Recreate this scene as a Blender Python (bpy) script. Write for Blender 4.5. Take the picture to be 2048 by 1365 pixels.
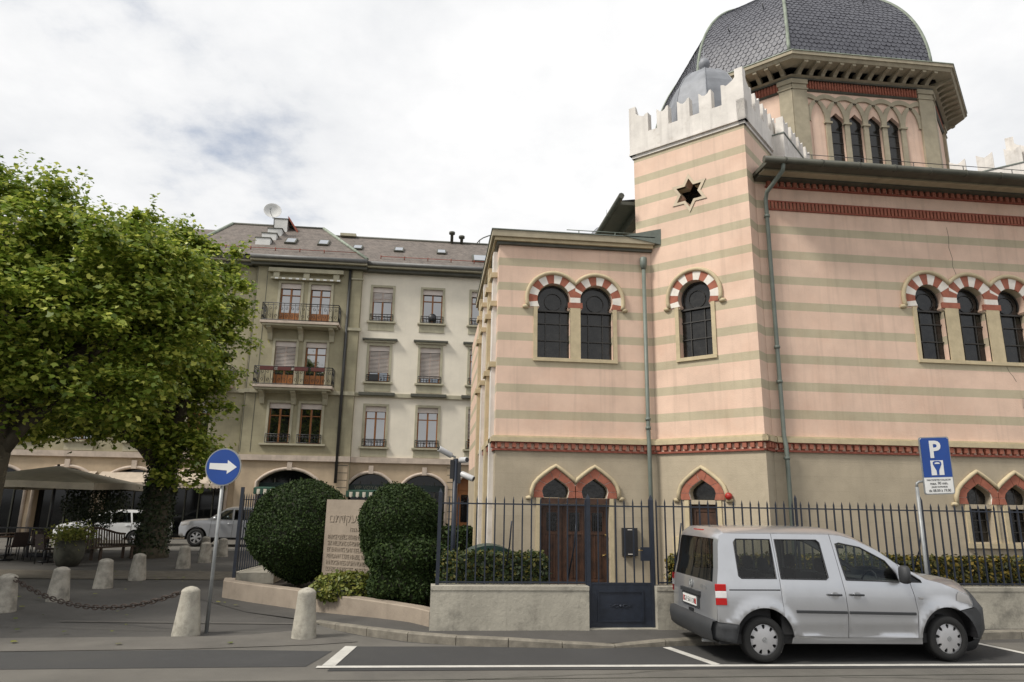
import bpy, bmesh, math, random
import numpy as np
from mathutils import Vector, Matrix, geometry
random.seed(7); rng = np.random.default_rng(7)
PI = math.pi
for o in list(bpy.data.objects): bpy.data.objects.remove(o)
scn = bpy.context.scene
COL = scn.collection
# ------------------------------------------------------------------ camera
CAMH = 2.05
pitch, roll, yaw = math.radians(13.24), math.radians(0.915), math.radians(6.282)
cd = bpy.data.cameras.new('camera'); cam = bpy.data.objects.new('camera', cd); COL.objects.link(cam)
cd.sensor_width = 36.0; cd.lens = 1383.45/2048*36; cd.clip_start = 0.1; cd.clip_end = 3000
fw = Vector((0, math.cos(pitch), math.sin(pitch))); up0 = Vector((0, -math.sin(pitch), math.cos(pitch))); r0 = Vector((1, 0, 0))
rt = r0*math.cos(roll)+up0*math.sin(roll); up = -r0*math.sin(roll)+up0*math.cos(roll)
Rz = Matrix.Rotation(-yaw, 3, 'Z')
rt, up, fw = Rz@rt, Rz@up, Rz@fw
cam.matrix_world = Matrix(((rt.x, up.x, -fw.x, 0), (rt.y, up.y, -fw.y, 0), (rt.z, up.z, -fw.z, CAMH), (0, 0, 0, 1)))
scn.camera = cam
# ------------------------------------------------------------------ world, sun, exposure
SKYSEED = 14.4
SUN_EL, SUN_DIR = math.radians(48), Vector((-0.93, -0.37, 0))
w = bpy.data.worlds.new('World'); scn.world = w; w.use_nodes = True
nt = w.node_tree; nt.nodes.clear()
def N(t, **k):
    n = nt.nodes.new(t)
    for a, b in k.items(): setattr(n, a, b)
    return n
out = N('ShaderNodeOutputWorld'); mix = N('ShaderNodeMixShader')
sky = N('ShaderNodeTexSky'); sky.sky_type = 'NISHITA'; sky.sun_disc = False
sky.sun_elevation = SUN_EL; sky.sun_rotation = math.atan2(SUN_DIR.x, SUN_DIR.y)
bg1 = N('ShaderNodeBackground'); bg1.inputs[1].default_value = 0.13
bg2 = N('ShaderNodeBackground'); bg2.inputs[1].default_value = 1.0
tc = N('ShaderNodeTexCoord'); sep = N('ShaderNodeSeparateXYZ'); nt.links.new(tc.outputs['Generated'], sep.inputs[0])
def M(op, a, b=None):
    n = N('ShaderNodeMath', operation=op)
    for i, v in enumerate((a, b)):
        if v is None: continue
        if isinstance(v, (int, float)): n.inputs[i].default_value = v
        else: nt.links.new(v, n.inputs[i])
    return n.outputs[0]
zz = M('ADD', M('MAXIMUM', sep.outputs[2], 0.0), 0.22)
cx = M('DIVIDE', sep.outputs[0], zz); cy = M('DIVIDE', sep.outputs[1], zz)
cmb = N('ShaderNodeCombineXYZ'); nt.links.new(cx, cmb.inputs[0]); nt.links.new(cy, cmb.inputs[1]); cmb.inputs[2].default_value = SKYSEED
def noise(scale, detail, rough, vec):
    n = N('ShaderNodeTexNoise'); n.inputs['Scale'].default_value = scale; n.inputs['Detail'].default_value = detail
    n.inputs['Roughness'].default_value = rough; nt.links.new(vec, n.inputs['Vector']); return n.outputs['Fac']
n1 = noise(0.95, 9, 0.58, cmb.outputs[0]); n2 = noise(1.9, 8, 0.6, cmb.outputs[0])
cov = N('ShaderNodeMapRange'); cov.inputs['From Min'].default_value = 0.27; cov.inputs['From Max'].default_value = 0.42
cov.interpolation_type = 'SMOOTHSTEP'; nt.links.new(n1, cov.inputs['Value'])
hz = M('SUBTRACT', 1.0, M('MULTIPLY', sep.outputs[2], 5.0))   # thicker cloud deck towards the horizon
fac = M('MINIMUM', M('ADD', cov.outputs[0], M('MAXIMUM', hz, 0.0)), 1.0)
cr = N('ShaderNodeValToRGB'); cr.color_ramp.elements[0].position = 0.30; cr.color_ramp.elements[0].color = (0.80, 0.815, 0.84, 1)
cr.color_ramp.elements[1].position = 0.62; cr.color_ramp.elements[1].color = (1.06, 1.055, 1.05, 1); nt.links.new(n2, cr.inputs[0])
nt.links.new(sky.outputs[0], bg1.inputs[0]); nt.links.new(cr.outputs[0], bg2.inputs[0])
nt.links.new(fac, mix.inputs[0]); nt.links.new(bg1.outputs[0], mix.inputs[1]); nt.links.new(bg2.outputs[0], mix.inputs[2])
nt.links.new(mix.outputs[0], out.inputs[0])
sd = bpy.data.lights.new('sun', 'SUN'); sd.energy = 3.4; sd.angle = math.radians(12); sd.color = (1.0, 0.95, 0.87)
sun = bpy.data.objects.new('sun', sd); COL.objects.link(sun)
sdir = Vector((SUN_DIR.x*math.cos(SUN_EL), SUN_DIR.y*math.cos(SUN_EL), math.sin(SUN_EL)))
sun.rotation_euler = (-sdir).to_track_quat('-Z', 'Y').to_euler(); sun.location = (-20, -20, 40)
vs = scn.view_settings; vs.view_transform = 'Standard'; vs.look = 'None'; vs.gamma = 1.0; vs.exposure = 0.0
scn.render.engine = 'CYCLES'
# ------------------------------------------------------------------ materials
MATS = {}
def mat(name, col, rough=0.8, var=0.12, scale=3.0, bump=0.0, bscale=40.0, metal=0.0, col2=None, spec=0.5, fine=0.0, streak=0.0, dirt=None, trans=0.0, coat=0.0, ior=1.5):
    """procedural material: base colour broken up by two noises, optional rain streaks and dirt, fine bump"""
    if name in MATS: return MATS[name]
    m = bpy.data.materials.new(name); m.use_nodes = True; MATS[name] = m
    t = m.node_tree; b = t.nodes['Principled BSDF']; L = t.links.new
    def nn(ty, **k):
        n = t.nodes.new(ty)
        for a, v in k.items(): setattr(n, a, v)
        return n
    tcn = nn('ShaderNodeTexCoord')
    def noi(sc, det, vec=None, ro=0.6):
        n = nn('ShaderNodeTexNoise'); n.inputs['Scale'].default_value = sc; n.inputs['Detail'].default_value = det; n.inputs['Roughness'].default_value = ro
        L(vec or tcn.outputs['Object'], n.inputs['Vector']); return n.outputs['Fac']
    def mixc(f, a, bb, bt='MIX'):
        n = nn('ShaderNodeMix', data_type='RGBA', blend_type=bt)
        for i, v in ((0, f), (6, a), (7, bb)):
            if isinstance(v, (int, float)): n.inputs[i].default_value = v
            elif isinstance(v, (tuple, list)): n.inputs[i].default_value = (*v[:3], 1)
            else: L(v, n.inputs[i])
        return n.outputs[2]
    def rng_(v, a, bb, c=0.0, d=1.0):
        n = nn('ShaderNodeMapRange'); L(v, n.inputs[0])
        for i, x in zip((1, 2, 3, 4), (a, bb, c, d)): n.inputs[i].default_value = x
        return n.outputs[0]
    c = col
    c2 = col2 or tuple(x*(1-2.2*var) for x in col)
    c = mixc(rng_(noi(scale, 6), 0.3, 0.7), tuple(min(1, x*(1+var*.6)) for x in col), c2)
    if fine: c = mixc(rng_(noi(bscale*2.5, 3), 0.35, 0.65, 0, fine), c, tuple(x*.35 for x in col))
    if streak:
        mp = nn('ShaderNodeMapping'); mp.inputs['Scale'].default_value = (5, 5, 0.25); L(tcn.outputs['Object'], mp.inputs[0])
        c = mixc(rng_(noi(1.6, 5, mp.outputs[0]), 0.52, 0.75, 0, streak), c, tuple(x*.5 for x in col))
    if dirt:
        c = mixc(rng_(noi(dirt[1], 7, ro=.7), dirt[2], dirt[3], 0, dirt[4]), c, dirt[0])
    m['nodes'] = 1
    if isinstance(c, tuple): b.inputs['Base Color'].default_value = (*c, 1)
    else: L(c, b.inputs['Base Color'])
    b.inputs['Roughness'].default_value = rough; b.inputs['Metallic'].default_value = metal
    b.inputs['Specular IOR Level'].default_value = spec; b.inputs['IOR'].default_value = ior
    if trans: b.inputs['Transmission Weight'].default_value = trans
    if coat: b.inputs['Coat Weight'].default_value = coat; b.inputs['Coat Roughness'].default_value = 0.04
    if bump:
        bn = nn('ShaderNodeBump'); bn.inputs['Strength'].default_value = bump; bn.inputs['Distance'].default_value = 0.02
        L(noi(bscale, 5), bn.inputs['Height']); L(bn.outputs[0], b.inputs['Normal'])
    return m
def stripes(name, base, stripe, z0, period, h, z1, z2, **k):
    """plaster with painted horizontal bands of colour (period in metres of height)"""
    m = mat(name, base, **k); t = m.node_tree; L = t.links.new; b = t.nodes['Principled BSDF']
    src = b.inputs['Base Color'].links[0].from_socket
    tcn = t.nodes.new('ShaderNodeTexCoord'); sp = t.nodes.new('ShaderNodeSeparateXYZ'); L(tcn.outputs['Object'], sp.inputs[0])
    def m_(op, a, bb):
        n = t.nodes.new('ShaderNodeMath'); n.operation = op
        for i, v in enumerate((a, bb)):
            if isinstance(v, (int, float)): n.inputs[i].default_value = v
            else: L(v, n.inputs[i])
        return n.outputs[0]
    z = sp.outputs[2]
    f = m_('LESS_THAN', m_('MODULO', m_('SUBTRACT', z, z0-20*period), period), h)
    f = m_('MULTIPLY', f, m_('MULTIPLY', m_('GREATER_THAN', z, z1), m_('LESS_THAN', z, z2)))
    mul = t.nodes.new('ShaderNodeMix'); mul.data_type = 'RGBA'; mul.blend_type = 'MIX'
    tint = t.nodes.new('ShaderNodeMix'); tint.data_type = 'RGBA'; tint.blend_type = 'MULTIPLY'; tint.inputs[0].default_value = 1
    L(src, tint.inputs[6]); tint.inputs[7].default_value = (*[s/bb for s, bb in zip(stripe, base)], 1)
    L(f, mul.inputs[0]); L(src, mul.inputs[6]); L(tint.outputs[2], mul.inputs[7]); L(mul.outputs[2], b.inputs['Base Color'])
    return m
def courses(m, h, depth=0.5, wid=None, dark=0.75):
    """stone coursing lines: fine joints drawn by a brick texture (colour and relief)"""
    t = m.node_tree; L = t.links.new; b = t.nodes['Principled BSDF']; src = b.inputs['Base Color'].links[0].from_socket
    tcn = t.nodes.new('ShaderNodeTexCoord'); mp = t.nodes.new('ShaderNodeMapping'); mp.inputs['Rotation'].default_value = (PI/2, 0, 0)
    L(tcn.outputs['Object'], mp.inputs[0])
    br = t.nodes.new('ShaderNodeTexBrick'); L(mp.outputs[0], br.inputs[0])
    br.inputs['Scale'].default_value = 1; br.inputs['Mortar Size'].default_value = 0.006; br.inputs['Row Height'].default_value = h
    br.inputs['Brick Width'].default_value = wid or h*2.6; br.inputs['Color1'].default_value = (1, 1, 1, 1); br.inputs['Color2'].default_value = (.95, .95, .95, 1)
    br.inputs['Mortar'].default_value = (dark, dark, dark, 1)
    mu = t.nodes.new('ShaderNodeMix'); mu.data_type = 'RGBA'; mu.blend_type = 'MULTIPLY'; mu.inputs[0].default_value = 1
    L(src, mu.inputs[6]); L(br.outputs[0], mu.inputs[7]); L(mu.outputs[2], b.inputs['Base Color'])
    return m
PINK, STR = (0.745, 0.54, 0.42), (0.50, 0.435, 0.305)
pk = dict(rough=.9, var=.07, scale=1.3, bump=.3, bscale=30, streak=.30, dirt=((.60, .36, .25), .7, .5, .8, .45))
M_WALL = stripes('pink_striped_plaster', PINK, STR, 3.885, 0.594, 0.19, 3.6, 10.6, **pk)
M_PINK = mat('pink_plaster', PINK, **pk)
M_BEIGE = courses(mat('beige_stone_render', (0.46, 0.39, 0.285), rough=.9, var=.08, scale=1.5, bump=.3, bscale=35, streak=.12, dirt=((.28, .24, .17), 1.2, .55, .8, .4)), 0.30, wid=40, dark=.9)
M_TRIM = mat('cream_stone_trim', (0.54, 0.45, 0.29), rough=.85, var=.08, scale=6, bump=.15, streak=.12)
M_GTRIM = mat('greenish_stone_trim', (0.40, 0.35, 0.25), rough=.85, var=.1, scale=4, bump=.15, streak=.15)
M_CORN = mat('drum_cornice_stone', (0.40, 0.35, 0.25), rough=.85, var=.12, scale=4, bump=.15, streak=.2)
M_RED = mat('terracotta_red', (0.36, 0.125, 0.078), rough=.85, var=.12, scale=8, bump=.15)
M_REDD = mat('brick_red_dark', (0.30, 0.085, 0.055), rough=.85, var=.15, scale=9, bump=.15)
M_VW = mat('white_voussoir_stone', (0.78, 0.73, 0.66), rough=.85, var=.07, scale=7)
M_WHITE = mat('weathered_white_render', (0.74, 0.70, 0.65), rough=.9, var=.08, scale=2.5, bump=.25, streak=.45, dirt=((.33, .28, .23), 2.2, .56, .75, .55))
M_ZINC = mat('zinc_sheet', (0.25, 0.262, 0.285), rough=.6, var=.15, scale=2.5, metal=.12, streak=.15)
M_COPPER = mat('green_copper', (0.27, 0.31, 0.245), rough=.65, var=.2, scale=4)
M_PIPE = mat('grey_green_pipe', (0.155, 0.18, 0.155), rough=.5, var=.1, scale=5)
M_SLATE = mat('slate', (0.105, 0.108, 0.125), rough=.5, var=.25, scale=7, bump=.2, bscale=25, col2=(.06, .06, .075))
M_EAVE = mat('dark_eave_paint', (0.085, 0.085, 0.065), rough=.6, var=.15, scale=4)
M_DGLASS = mat('dark_leaded_glass', (0.020, 0.019, 0.017), rough=.16, var=.35, scale=7, bump=.15, bscale=9)
M_BLACK = mat('black_metal', (0.02, 0.02, 0.022), rough=.45, var=.1)
M_LEAD = mat('window_lead_bars', (0.035, 0.032, 0.028), rough=.5, var=.1)
M_WOOD = mat('brown_door_wood', (0.075, 0.032, 0.015), rough=.55, var=.3, scale=5, streak=.4)
M_IRON = mat('blue_black_iron_paint', (0.016, 0.022, 0.036), rough=.45, var=.15, scale=9)
M_CONC = mat('stained_concrete', (0.43, 0.40, 0.33), rough=.92, var=.12, scale=1.6, bump=.35, bscale=22, streak=.35, fine=.12, dirt=((.10, .095, .08), 1.3, .51, .68, .8))
M_ROSE = mat('rose_stone', (0.33, 0.272, 0.212), rough=.9, var=.1, scale=2, bump=.3, bscale=30, streak=.25, dirt=((.2, .15, .11), 2, .55, .8, .4))
M_STONE = mat('pale_bollard_stone', (0.45, 0.42, 0.35), rough=.92, var=.12, scale=9, bump=.5, bscale=38, fine=.25, dirt=((.13, .12, .1), 5, .5, .75, .6))
M_STONE2 = mat('lichened_bollard_stone', (0.42, 0.39, 0.33), rough=.92, var=.16, scale=7, bump=.5, bscale=38, fine=.25, dirt=((.10, .095, .08), 4, .48, .72, .7))
M_ASPH = mat('asphalt', (0.060, 0.059, 0.058), rough=.9, var=.14, scale=.7, bump=.6, bscale=130, fine=.45, dirt=((.105, .10, .09), .35, .5, .8, .5))
M_ASPH2 = mat('older_asphalt', (0.165, 0.153, 0.132), rough=.92, var=.12, scale=.8, bump=.6, bscale=130, fine=.4, dirt=((.04, .04, .038), .5, .5, .8, .5))
M_PLAZA = mat('plaza_asphalt', (0.10, 0.093, 0.084), rough=.92, var=.14, scale=.6, bump=.5, bscale=110, fine=.4, dirt=((.045, .04, .036), .4, .48, .8, .6))
M_BAND = mat('concrete_gutter_band', (0.15, 0.138, 0.12), rough=.9, var=.14, scale=1.2, bump=.5, bscale=90, fine=.35)
M_KERB = mat('granite_kerb', (0.25, 0.225, 0.18), rough=.85, var=.2, scale=6, bump=.4, bscale=60, fine=.35)
M_PAINT = mat('road_paint', (0.62, 0.60, 0.55), rough=.8, var=.12, scale=4, fine=.35, bscale=60, dirt=((.2, .19, .18), 9, .6, .75, .5))
M_HWHITE = mat('pale_house_render', (0.78, 0.72, 0.60), rough=.9, var=.05, scale=1.1, streak=.1)
M_HGREEN = courses(mat('greenish_molasse_stone', (0.36, 0.325, 0.215), rough=.9, var=.1, scale=1.2, streak=.15, dirt=((.22, .2, .14), .8, .5, .8, .4)), 0.55, wid=1.6, dark=.86)
M_HTRIM = mat('molasse_trim', (0.43, 0.40, 0.29), rough=.9, var=.1, scale=2, streak=.2)
M_HBASE = mat('tan_shopfront_stone', (0.52, 0.41, 0.285), rough=.9, var=.1, scale=1.2, streak=.15)
M_HSTRING = mat('pale_string_course', (0.55, 0.46, 0.38), rough=.9, var=.12, scale=2, streak=.3)
M_TILE = courses(mat('roof_tiles', (0.175, 0.148, 0.128), rough=.8, var=.2, scale=3, bump=.3, bscale=14, dirt=((.25, .2, .17), 2, .5, .8, .5)), 0.16, wid=0.2, dark=.55)
M_OWOOD = mat('orange_window_wood', (0.30, 0.115, 0.03), rough=.5, var=.15)
M_BLIND = mat('pinkish_white_blind', (0.62, 0.55, 0.50), rough=.6, var=.06)
M_WGLASS = mat('window_glass', (0.012, 0.014, 0.016), rough=.03, var=.05, ior=3.4)
M_SGLASS = mat('shop_glass', (0.008, 0.009, 0.010), rough=.06, var=.05, ior=1.4)
M_IRAIL = mat('wrought_iron', (0.022, 0.022, 0.022), rough=.5, var=.1)
M_LEAF = None
def leafmat(name, c1, c2, c3, rough=.5, trans=.25):
    m = bpy.data.materials.new(name); m.use_nodes = True; t = m.node_tree; b = t.nodes['Principled BSDF']; L = t.links.new
    g = t.nodes.new('ShaderNodeNewGeometry'); r = t.nodes.new('ShaderNodeValToRGB'); L(g.outputs['Random Per Island'], r.inputs[0])
    e = r.color_ramp.elements; e[0].color = (*c1, 1); e[1].color = (*c3, 1); e[1].position = 1.0
    x = e.new(.6); x.color = (*c2, 1)
    L(r.outputs[0], b.inputs['Base Color']); b.inputs['Roughness'].default_value = rough; b.inputs['Specular IOR Level'].default_value = .35 if rough < .55 else .15
    tr = t.nodes.new('ShaderNodeBsdfTranslucent'); L(r.outputs[0], tr.inputs[0]); mx = t.nodes.new('ShaderNodeMixShader'); mx.inputs[0].default_value = trans
    o = t.nodes['Material Output']; L(b.outputs[0], mx.inputs[1]); L(tr.outputs[0], mx.inputs[2]); L(mx.outputs[0], o.inputs[0]); return m
M_PLANE = leafmat('plane_tree_leaves', (.105, .17, .022), (.23, .30, .044), (.60, .62, .13), rough=.42, trans=.40)
M_BOX = leafmat('box_leaves', (.016, .030, .008), (.026, .045, .012), (.045, .07, .018), trans=.12, rough=.6)
M_HEDGE = leafmat('hedge_leaves', (.022, .038, .010), (.04, .06, .014), (.16, .14, .03), trans=.15)
M_YSHRUB = leafmat('yellow_green_leaves', (.09, .12, .02), (.16, .18, .03), (.26, .25, .06), trans=.25)
M_OLIVE = leafmat('dark_shrub_leaves', (.02, .03, .012), (.03, .045, .018), (.06, .075, .03), trans=.15)
M_HEDGEY = leafmat('yellowing_hedge_leaves', (.035, .045, .010), (.09, .085, .016), (.30, .20, .03), trans=.15)
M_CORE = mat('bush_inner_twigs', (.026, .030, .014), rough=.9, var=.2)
M_BARK = mat('plane_tree_bark', (.105, .09, .062), rough=.9, var=.25, scale=3, bump=.5, bscale=12, dirt=((.2, .18, .12), 3, .55, .65, .8))
# ------------------------------------------------------------------ object helpers
def link(o, parent=None, base=None):
    COL.objects.link(o)
    if parent is not None:
        o.parent = parent
        if parent.get('_w'): o.matrix_parent_inverse = Matrix.Translation(-Vector(parent.location))
    return o
def tag(o, label, cat, group=None, kind=None):
    if label: o['label'] = label
    if cat: o['category'] = cat
    if group: o['group'] = group
    if kind: o['kind'] = kind
    return o
def thing(name, label, cat, loc=(0, 0, 0), rz=0.0, group=None, world=False):
    """an Empty at the base of a thing; world=True: its parts are written in world coordinates"""
    e = bpy.data.objects.new(name, None); COL.objects.link(e); e.location = loc; e.rotation_euler = (0, 0, rz); e.empty_display_size = .2
    if world: e['_w'] = 1
    return tag(e, label, cat, group)
class MB:
    def __init__(s): s.v = []; s.f = []; s.sm = []
    def add(s, vs, fs, smooth=False):
        k = len(s.v); s.v += [tuple(v) for v in vs]; s.f += [tuple(i+k for i in f) for f in fs]; s.sm += [smooth]*len(fs); return s
    def box(s, x0, x1, y0, y1, z0, z1):
        return s.add([(x0, y0, z0), (x1, y0, z0), (x1, y1, z0), (x0, y1, z0), (x0, y0, z1), (x1, y0, z1), (x1, y1, z1), (x0, y1, z1)],
              [(0, 3, 2, 1), (4, 5, 6, 7), (0, 1, 5, 4), (1, 2, 6, 5), (2, 3, 7, 6), (3, 0, 4, 7)])
    def obox(s, o, u, a0, a1, n0, n1, z0, z1):
        """box in a wall frame: o origin, u unit direction along the wall, normal n = u turned so it points to the viewer side"""
        n = (u[1], -u[0])
        P = lambda a, b, z: (o[0]+u[0]*a+n[0]*b, o[1]+u[1]*a+n[1]*b, z)
        return s.add([P(a0, n1, z0), P(a1, n1, z0), P(a1, n0, z0), P(a0, n0, z0), P(a0, n1, z1), P(a1, n1, z1), P(a1, n0, z1), P(a0, n0, z1)],
              [(0, 3, 2, 1), (4, 5, 6, 7), (0, 1, 5, 4), (1, 2, 6, 5), (2, 3, 7, 6), (3, 0, 4, 7)])
    def tube(s, pts, r, seg=8, cap=True, smooth=True):
        pts = [Vector(p) for p in pts]; n = len(pts); k = len(s.v); rr = r if isinstance(r, (list, tuple)) else [r]*n
        ref = None
        for i, p in enumerate(pts):
            d = (pts[min(i+1, n-1)]-pts[max(i-1, 0)]).normalized()
            if ref is None: ref = d.orthogonal().normalized()
            ref = (ref-d*ref.dot(d)); ref = ref.normalized() if ref.length > 1e-5 else d.orthogonal().normalized()
            b = d.cross(ref)
            for j in range(seg):
                a = 2*PI*j/seg; s.v.append(tuple(p+(ref*math.cos(a)+b*math.sin(a))*rr[i]))
        for i in range(n-1):
            for j in range(seg):
                a = k+i*seg+j; c = k+i*seg+(j+1) % seg; s.f.append((a, c, c+seg, a+seg)); s.sm.append(smooth)
        if cap:
            s.f.append(tuple(k+j for j in reversed(range(seg)))); s.f.append(tuple(k+(n-1)*seg+j for j in range(seg))); s.sm += [False]*2
        return s
    def lathe(s, prof, seg=24, c=(0, 0), z=0, smooth=True, sx=1.0, sy=1.0, rot=0.0, cap=True):
        k = len(s.v)
        for r, h in prof:
            for j in range(seg):
                a = 2*PI*j/seg+rot; s.v.append((c[0]+r*math.cos(a)*sx, c[1]+r*math.sin(a)*sy, z+h))
        for i in range(len(prof)-1):
            for j in range(seg):
                a = k+i*seg+j; b = k+i*seg+(j+1) % seg; s.f.append((a, b, b+seg, a+seg)); s.sm.append(smooth)
        if cap: s.f.append(tuple(k+j for j in reversed(range(seg)))); s.f.append(tuple(k+(len(prof)-1)*seg+j for j in range(seg))); s.sm += [False]*2
        return s
    def prism(s, poly, P, d0, d1):
        """2D polygon (a,b) extruded from depth d0 (back) to d1 (front); P(a,b,d) -> xyz; poly counter-clockwise seen from the front"""
        n = len(poly); tris = geometry.tessellate_polygon([[Vector((a, b, 0)) for a, b in poly]])
        ar = sum(poly[i][0]*poly[(i+1) % n][1]-poly[(i+1) % n][0]*poly[i][1] for i in range(n))
        if ar < 0: poly = poly[::-1]; tris = geometry.tessellate_polygon([[Vector((a, b, 0)) for a, b in poly]])
        vs = [P(a, b, d1) for a, b in poly]+[P(a, b, d0) for a, b in poly]; fs = []
        for t in tris:
            a, b, c = t
            cr_ = (poly[b][0]-poly[a][0])*(poly[c][1]-poly[a][1])-(poly[b][1]-poly[a][1])*(poly[c][0]-poly[a][0])
            if cr_ < 0: a, b, c = a, c, b
            fs += [(a, b, c), (n+c, n+b, n+a)]
        for i in range(n):
            j = (i+1) % n; fs.append((i, n+i, n+j, j))
        return s.add(vs, fs)
    def build(s, name, m, parent=None, label=None, cat=None, group=None, kind=None, autosm=None):
        me = bpy.data.meshes.new(name); me.from_pydata(s.v, [], s.f); me.materials.append(m)
        if any(s.sm): me.polygons.foreach_set('use_smooth', s.sm)
        me.update(); o = bpy.data.objects.new(name, me); link(o, parent); tag(o, label, cat, group, kind)
        if autosm: me.set_sharp_from_angle(angle=math.radians(autosm))
        return o
def copy_tree(o, parent=None):
    c = o.copy(); COL.objects.link(c); c.parent = parent
    for ch in o.children: copy_tree(ch, c)
    return c
def inpoly(px, py, poly):
    x = np.array([p[0] for p in poly]); y = np.array([p[1] for p in poly]); ins = np.zeros(len(px), bool); j = len(poly)-1
    for i in range(len(poly)):
        c = ((y[i] > py) != (y[j] > py)) & (px < (x[j]-x[i])*(py-y[i])/((y[j]-y[i]) or 1e-12)+x[i]); ins ^= c; j = i
    return ins
def panel2d(outline, holes=(), step=None):
    """triangulate a 2D outline with holes; step adds interior points so the panel can be bent"""
    V, Ed = [], []
    for lp in (outline, *holes):
        k = len(V); V += [Vector(p) for p in lp]; Ed += [(k+i, k+(i+1) % len(lp)) for i in range(len(lp))]
    if step:
        xs = [p[0] for p in outline]; ys = [p[1] for p in outline]
        gx, gy = np.meshgrid(np.arange(min(xs)+step*.5, max(xs), step), np.arange(min(ys)+step*.5, max(ys), step)); gx, gy = gx.ravel(), gy.ravel()
        k = inpoly(gx, gy, outline)
        for h in holes: k &= ~inpoly(gx, gy, h)
        V += [Vector((a, b)) for a, b in zip(gx[k], gy[k])]
    vo, _, fo, *_ = geometry.delaunay_2d_cdt(V, Ed, [], 0, 1e-5)
    vo = np.array([(v.x, v.y) for v in vo]); fo = np.array([f for f in fo if len(f) == 3])
    c = vo[fo].mean(1); k = inpoly(c[:, 0], c[:, 1], outline)
    for h in holes: k &= ~inpoly(c[:, 0], c[:, 1], h)
    fo = fo[k]; t = vo[fo]; cr_ = (t[:, 1, 0]-t[:, 0, 0])*(t[:, 2, 1]-t[:, 0, 1])-(t[:, 1, 1]-t[:, 0, 1])*(t[:, 2, 0]-t[:, 0, 0])
    fo[cr_ < 0] = fo[cr_ < 0][:, ::-1]
    return vo, fo
def ccw(lp):
    return lp if sum(lp[i][0]*lp[(i+1) % len(lp)][1]-lp[(i+1) % len(lp)][0]*lp[i][1] for i in range(len(lp))) > 0 else lp[::-1]
class Frame:
    """vertical wall plane: origin o, direction u (to the viewer's right), n outward"""
    def __init__(s, o, ang): s.o = o; s.u = (math.cos(ang), math.sin(ang)); s.n = (s.u[1], -s.u[0])
    def P(s, a, b, d=0.0): return (s.o[0]+s.u[0]*a+s.n[0]*d, s.o[1]+s.u[1]*a+s.n[1]*d, b)
def wallpanel(mb, fr, outline, holes, depth):
    vo, fo = panel2d(ccw(outline), holes)
    mb.add([fr.P(a, b) for a, b in vo], fo.tolist())
    for h in holes:
        h = ccw(h); n = len(h)
        mb.add([fr.P(a, b) for a, b in h]+[fr.P(a, b, -depth) for a, b in h], [((i+1) % n, i, n+i, n+(i+1) % n) for i in range(n)])
    return mb
def flat(fr, poly, d):   # flat polygon at depth d
    m = MB(); vo, fo = panel2d(ccw(poly)); return m.add([fr.P(a, b, d) for a, b in vo], fo.tolist())
def arc(cx_, cz, r, a0, a1, n): return [(cx_+r*math.cos(math.radians(a0+(a1-a0)*i/n)), cz+r*math.sin(math.radians(a0+(a1-a0)*i/n))) for i in range(n+1)]
def clip(poly, x, keep_left):
    o = []; s = 1 if keep_left else -1; n = len(poly)
    for i in range(n):
        a, b = poly[i], poly[(i+1) % n]; da, db = s*(x-a[0]), s*(x-b[0])
        if da >= 0: o.append(a)
        if da*db < 0: t = da/(da-db); o.append((a[0]+(b[0]-a[0])*t, a[1]+(b[1]-a[1])*t))
    return o
FONTMESH = {}
def text(body, size, P, depth, name, m, parent, align='CENTER', bold=0.0, squeeze=1.0):
    """lettering as a mesh; P(a,b,d) places the flat text in the world"""
    cu = bpy.data.curves.new('lettering', 'FONT'); cu.body = body; cu.size = size; cu.align_x = align; cu.resolution_u = 3; cu.offset = bold
    o = bpy.data.objects.new('lettering', cu); COL.objects.link(o)
    dg = bpy.context.evaluated_depsgraph_get(); me = bpy.data.meshes.new_from_object(o.evaluated_get(dg))
    bpy.data.objects.remove(o); bpy.data.curves.remove(cu)
    V = [v.co.copy() for v in me.vertices]; Fs = [tuple(p.vertices) for p in me.polygons]; n = len(V)
    mb = MB(); eg = {}
    for f in Fs:
        for i in range(len(f)): e = (f[i], f[(i+1) % len(f)]); eg[e] = 1
    bd = [e for e in eg if (e[1], e[0]) not in eg]
    mb.add([P(v.x*squeeze, v.y, depth) for v in V]+[P(v.x*squeeze, v.y, 0) for v in V], Fs+[(a, a+n, b+n, b) for a, b in bd])
    bpy.data.meshes.remove(me)
    return mb.build(name, m, parent)
# ================================================================== ground, road, pavement
def sheet(name, pts, z, m, label=None):
    mb = MB(); vo, fo = panel2d(ccw(pts)); mb.add([(a, b, z) for a, b in vo], fo.tolist())
    o = mb.build(name, m); o['kind'] = 'structure'; return o
g = MB(); g.add([(-600, -300, -.03), (600, -300, -.03), (600, 900, -.03), (-600, 900, -.03)], [(0, 1, 2, 3)]); o = g.build('ground', M_PLAZA); o['kind'] = 'structure'
sheet('road', [(-60, -12), (60, -12), (60, 11.6), (4, 10.96), (2.4, 10.78), (.9, 10.9), (-.3, 11.3), (-1.2, 12.0), (-1.9, 13.0), (-2.2, 12.2), (-4, 11.6), (-60, 12.6)], -.012, M_ASPH2)
sheet('road_patch', [(-40, 10.2), (-6, 9.75), (-1.5, 9.75), (-1.3, 10.7), (-3, 10.85), (-7, 10.75), (-40, 11.5)], -.008, M_ASPH)
sheet('road_patch', [(-30, 5), (-4.2, 5.0), (-4.0, 8.3), (-30, 9.2)], -.008, M_ASPH)
sheet('road_joint', [(-3, 9.02), (12, 8.93), (12, 8.955), (-3, 9.045)], -.007, M_EAVE)
sheet('parking_bay_asphalt', [(-1.2, 9.5), (8.9, 9.3), (8.9, 11.0), (4.0, 10.9), (2.4, 10.74), (.6, 10.95), (-1.0, 11.0)], -.006, M_ASPH)
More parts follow.
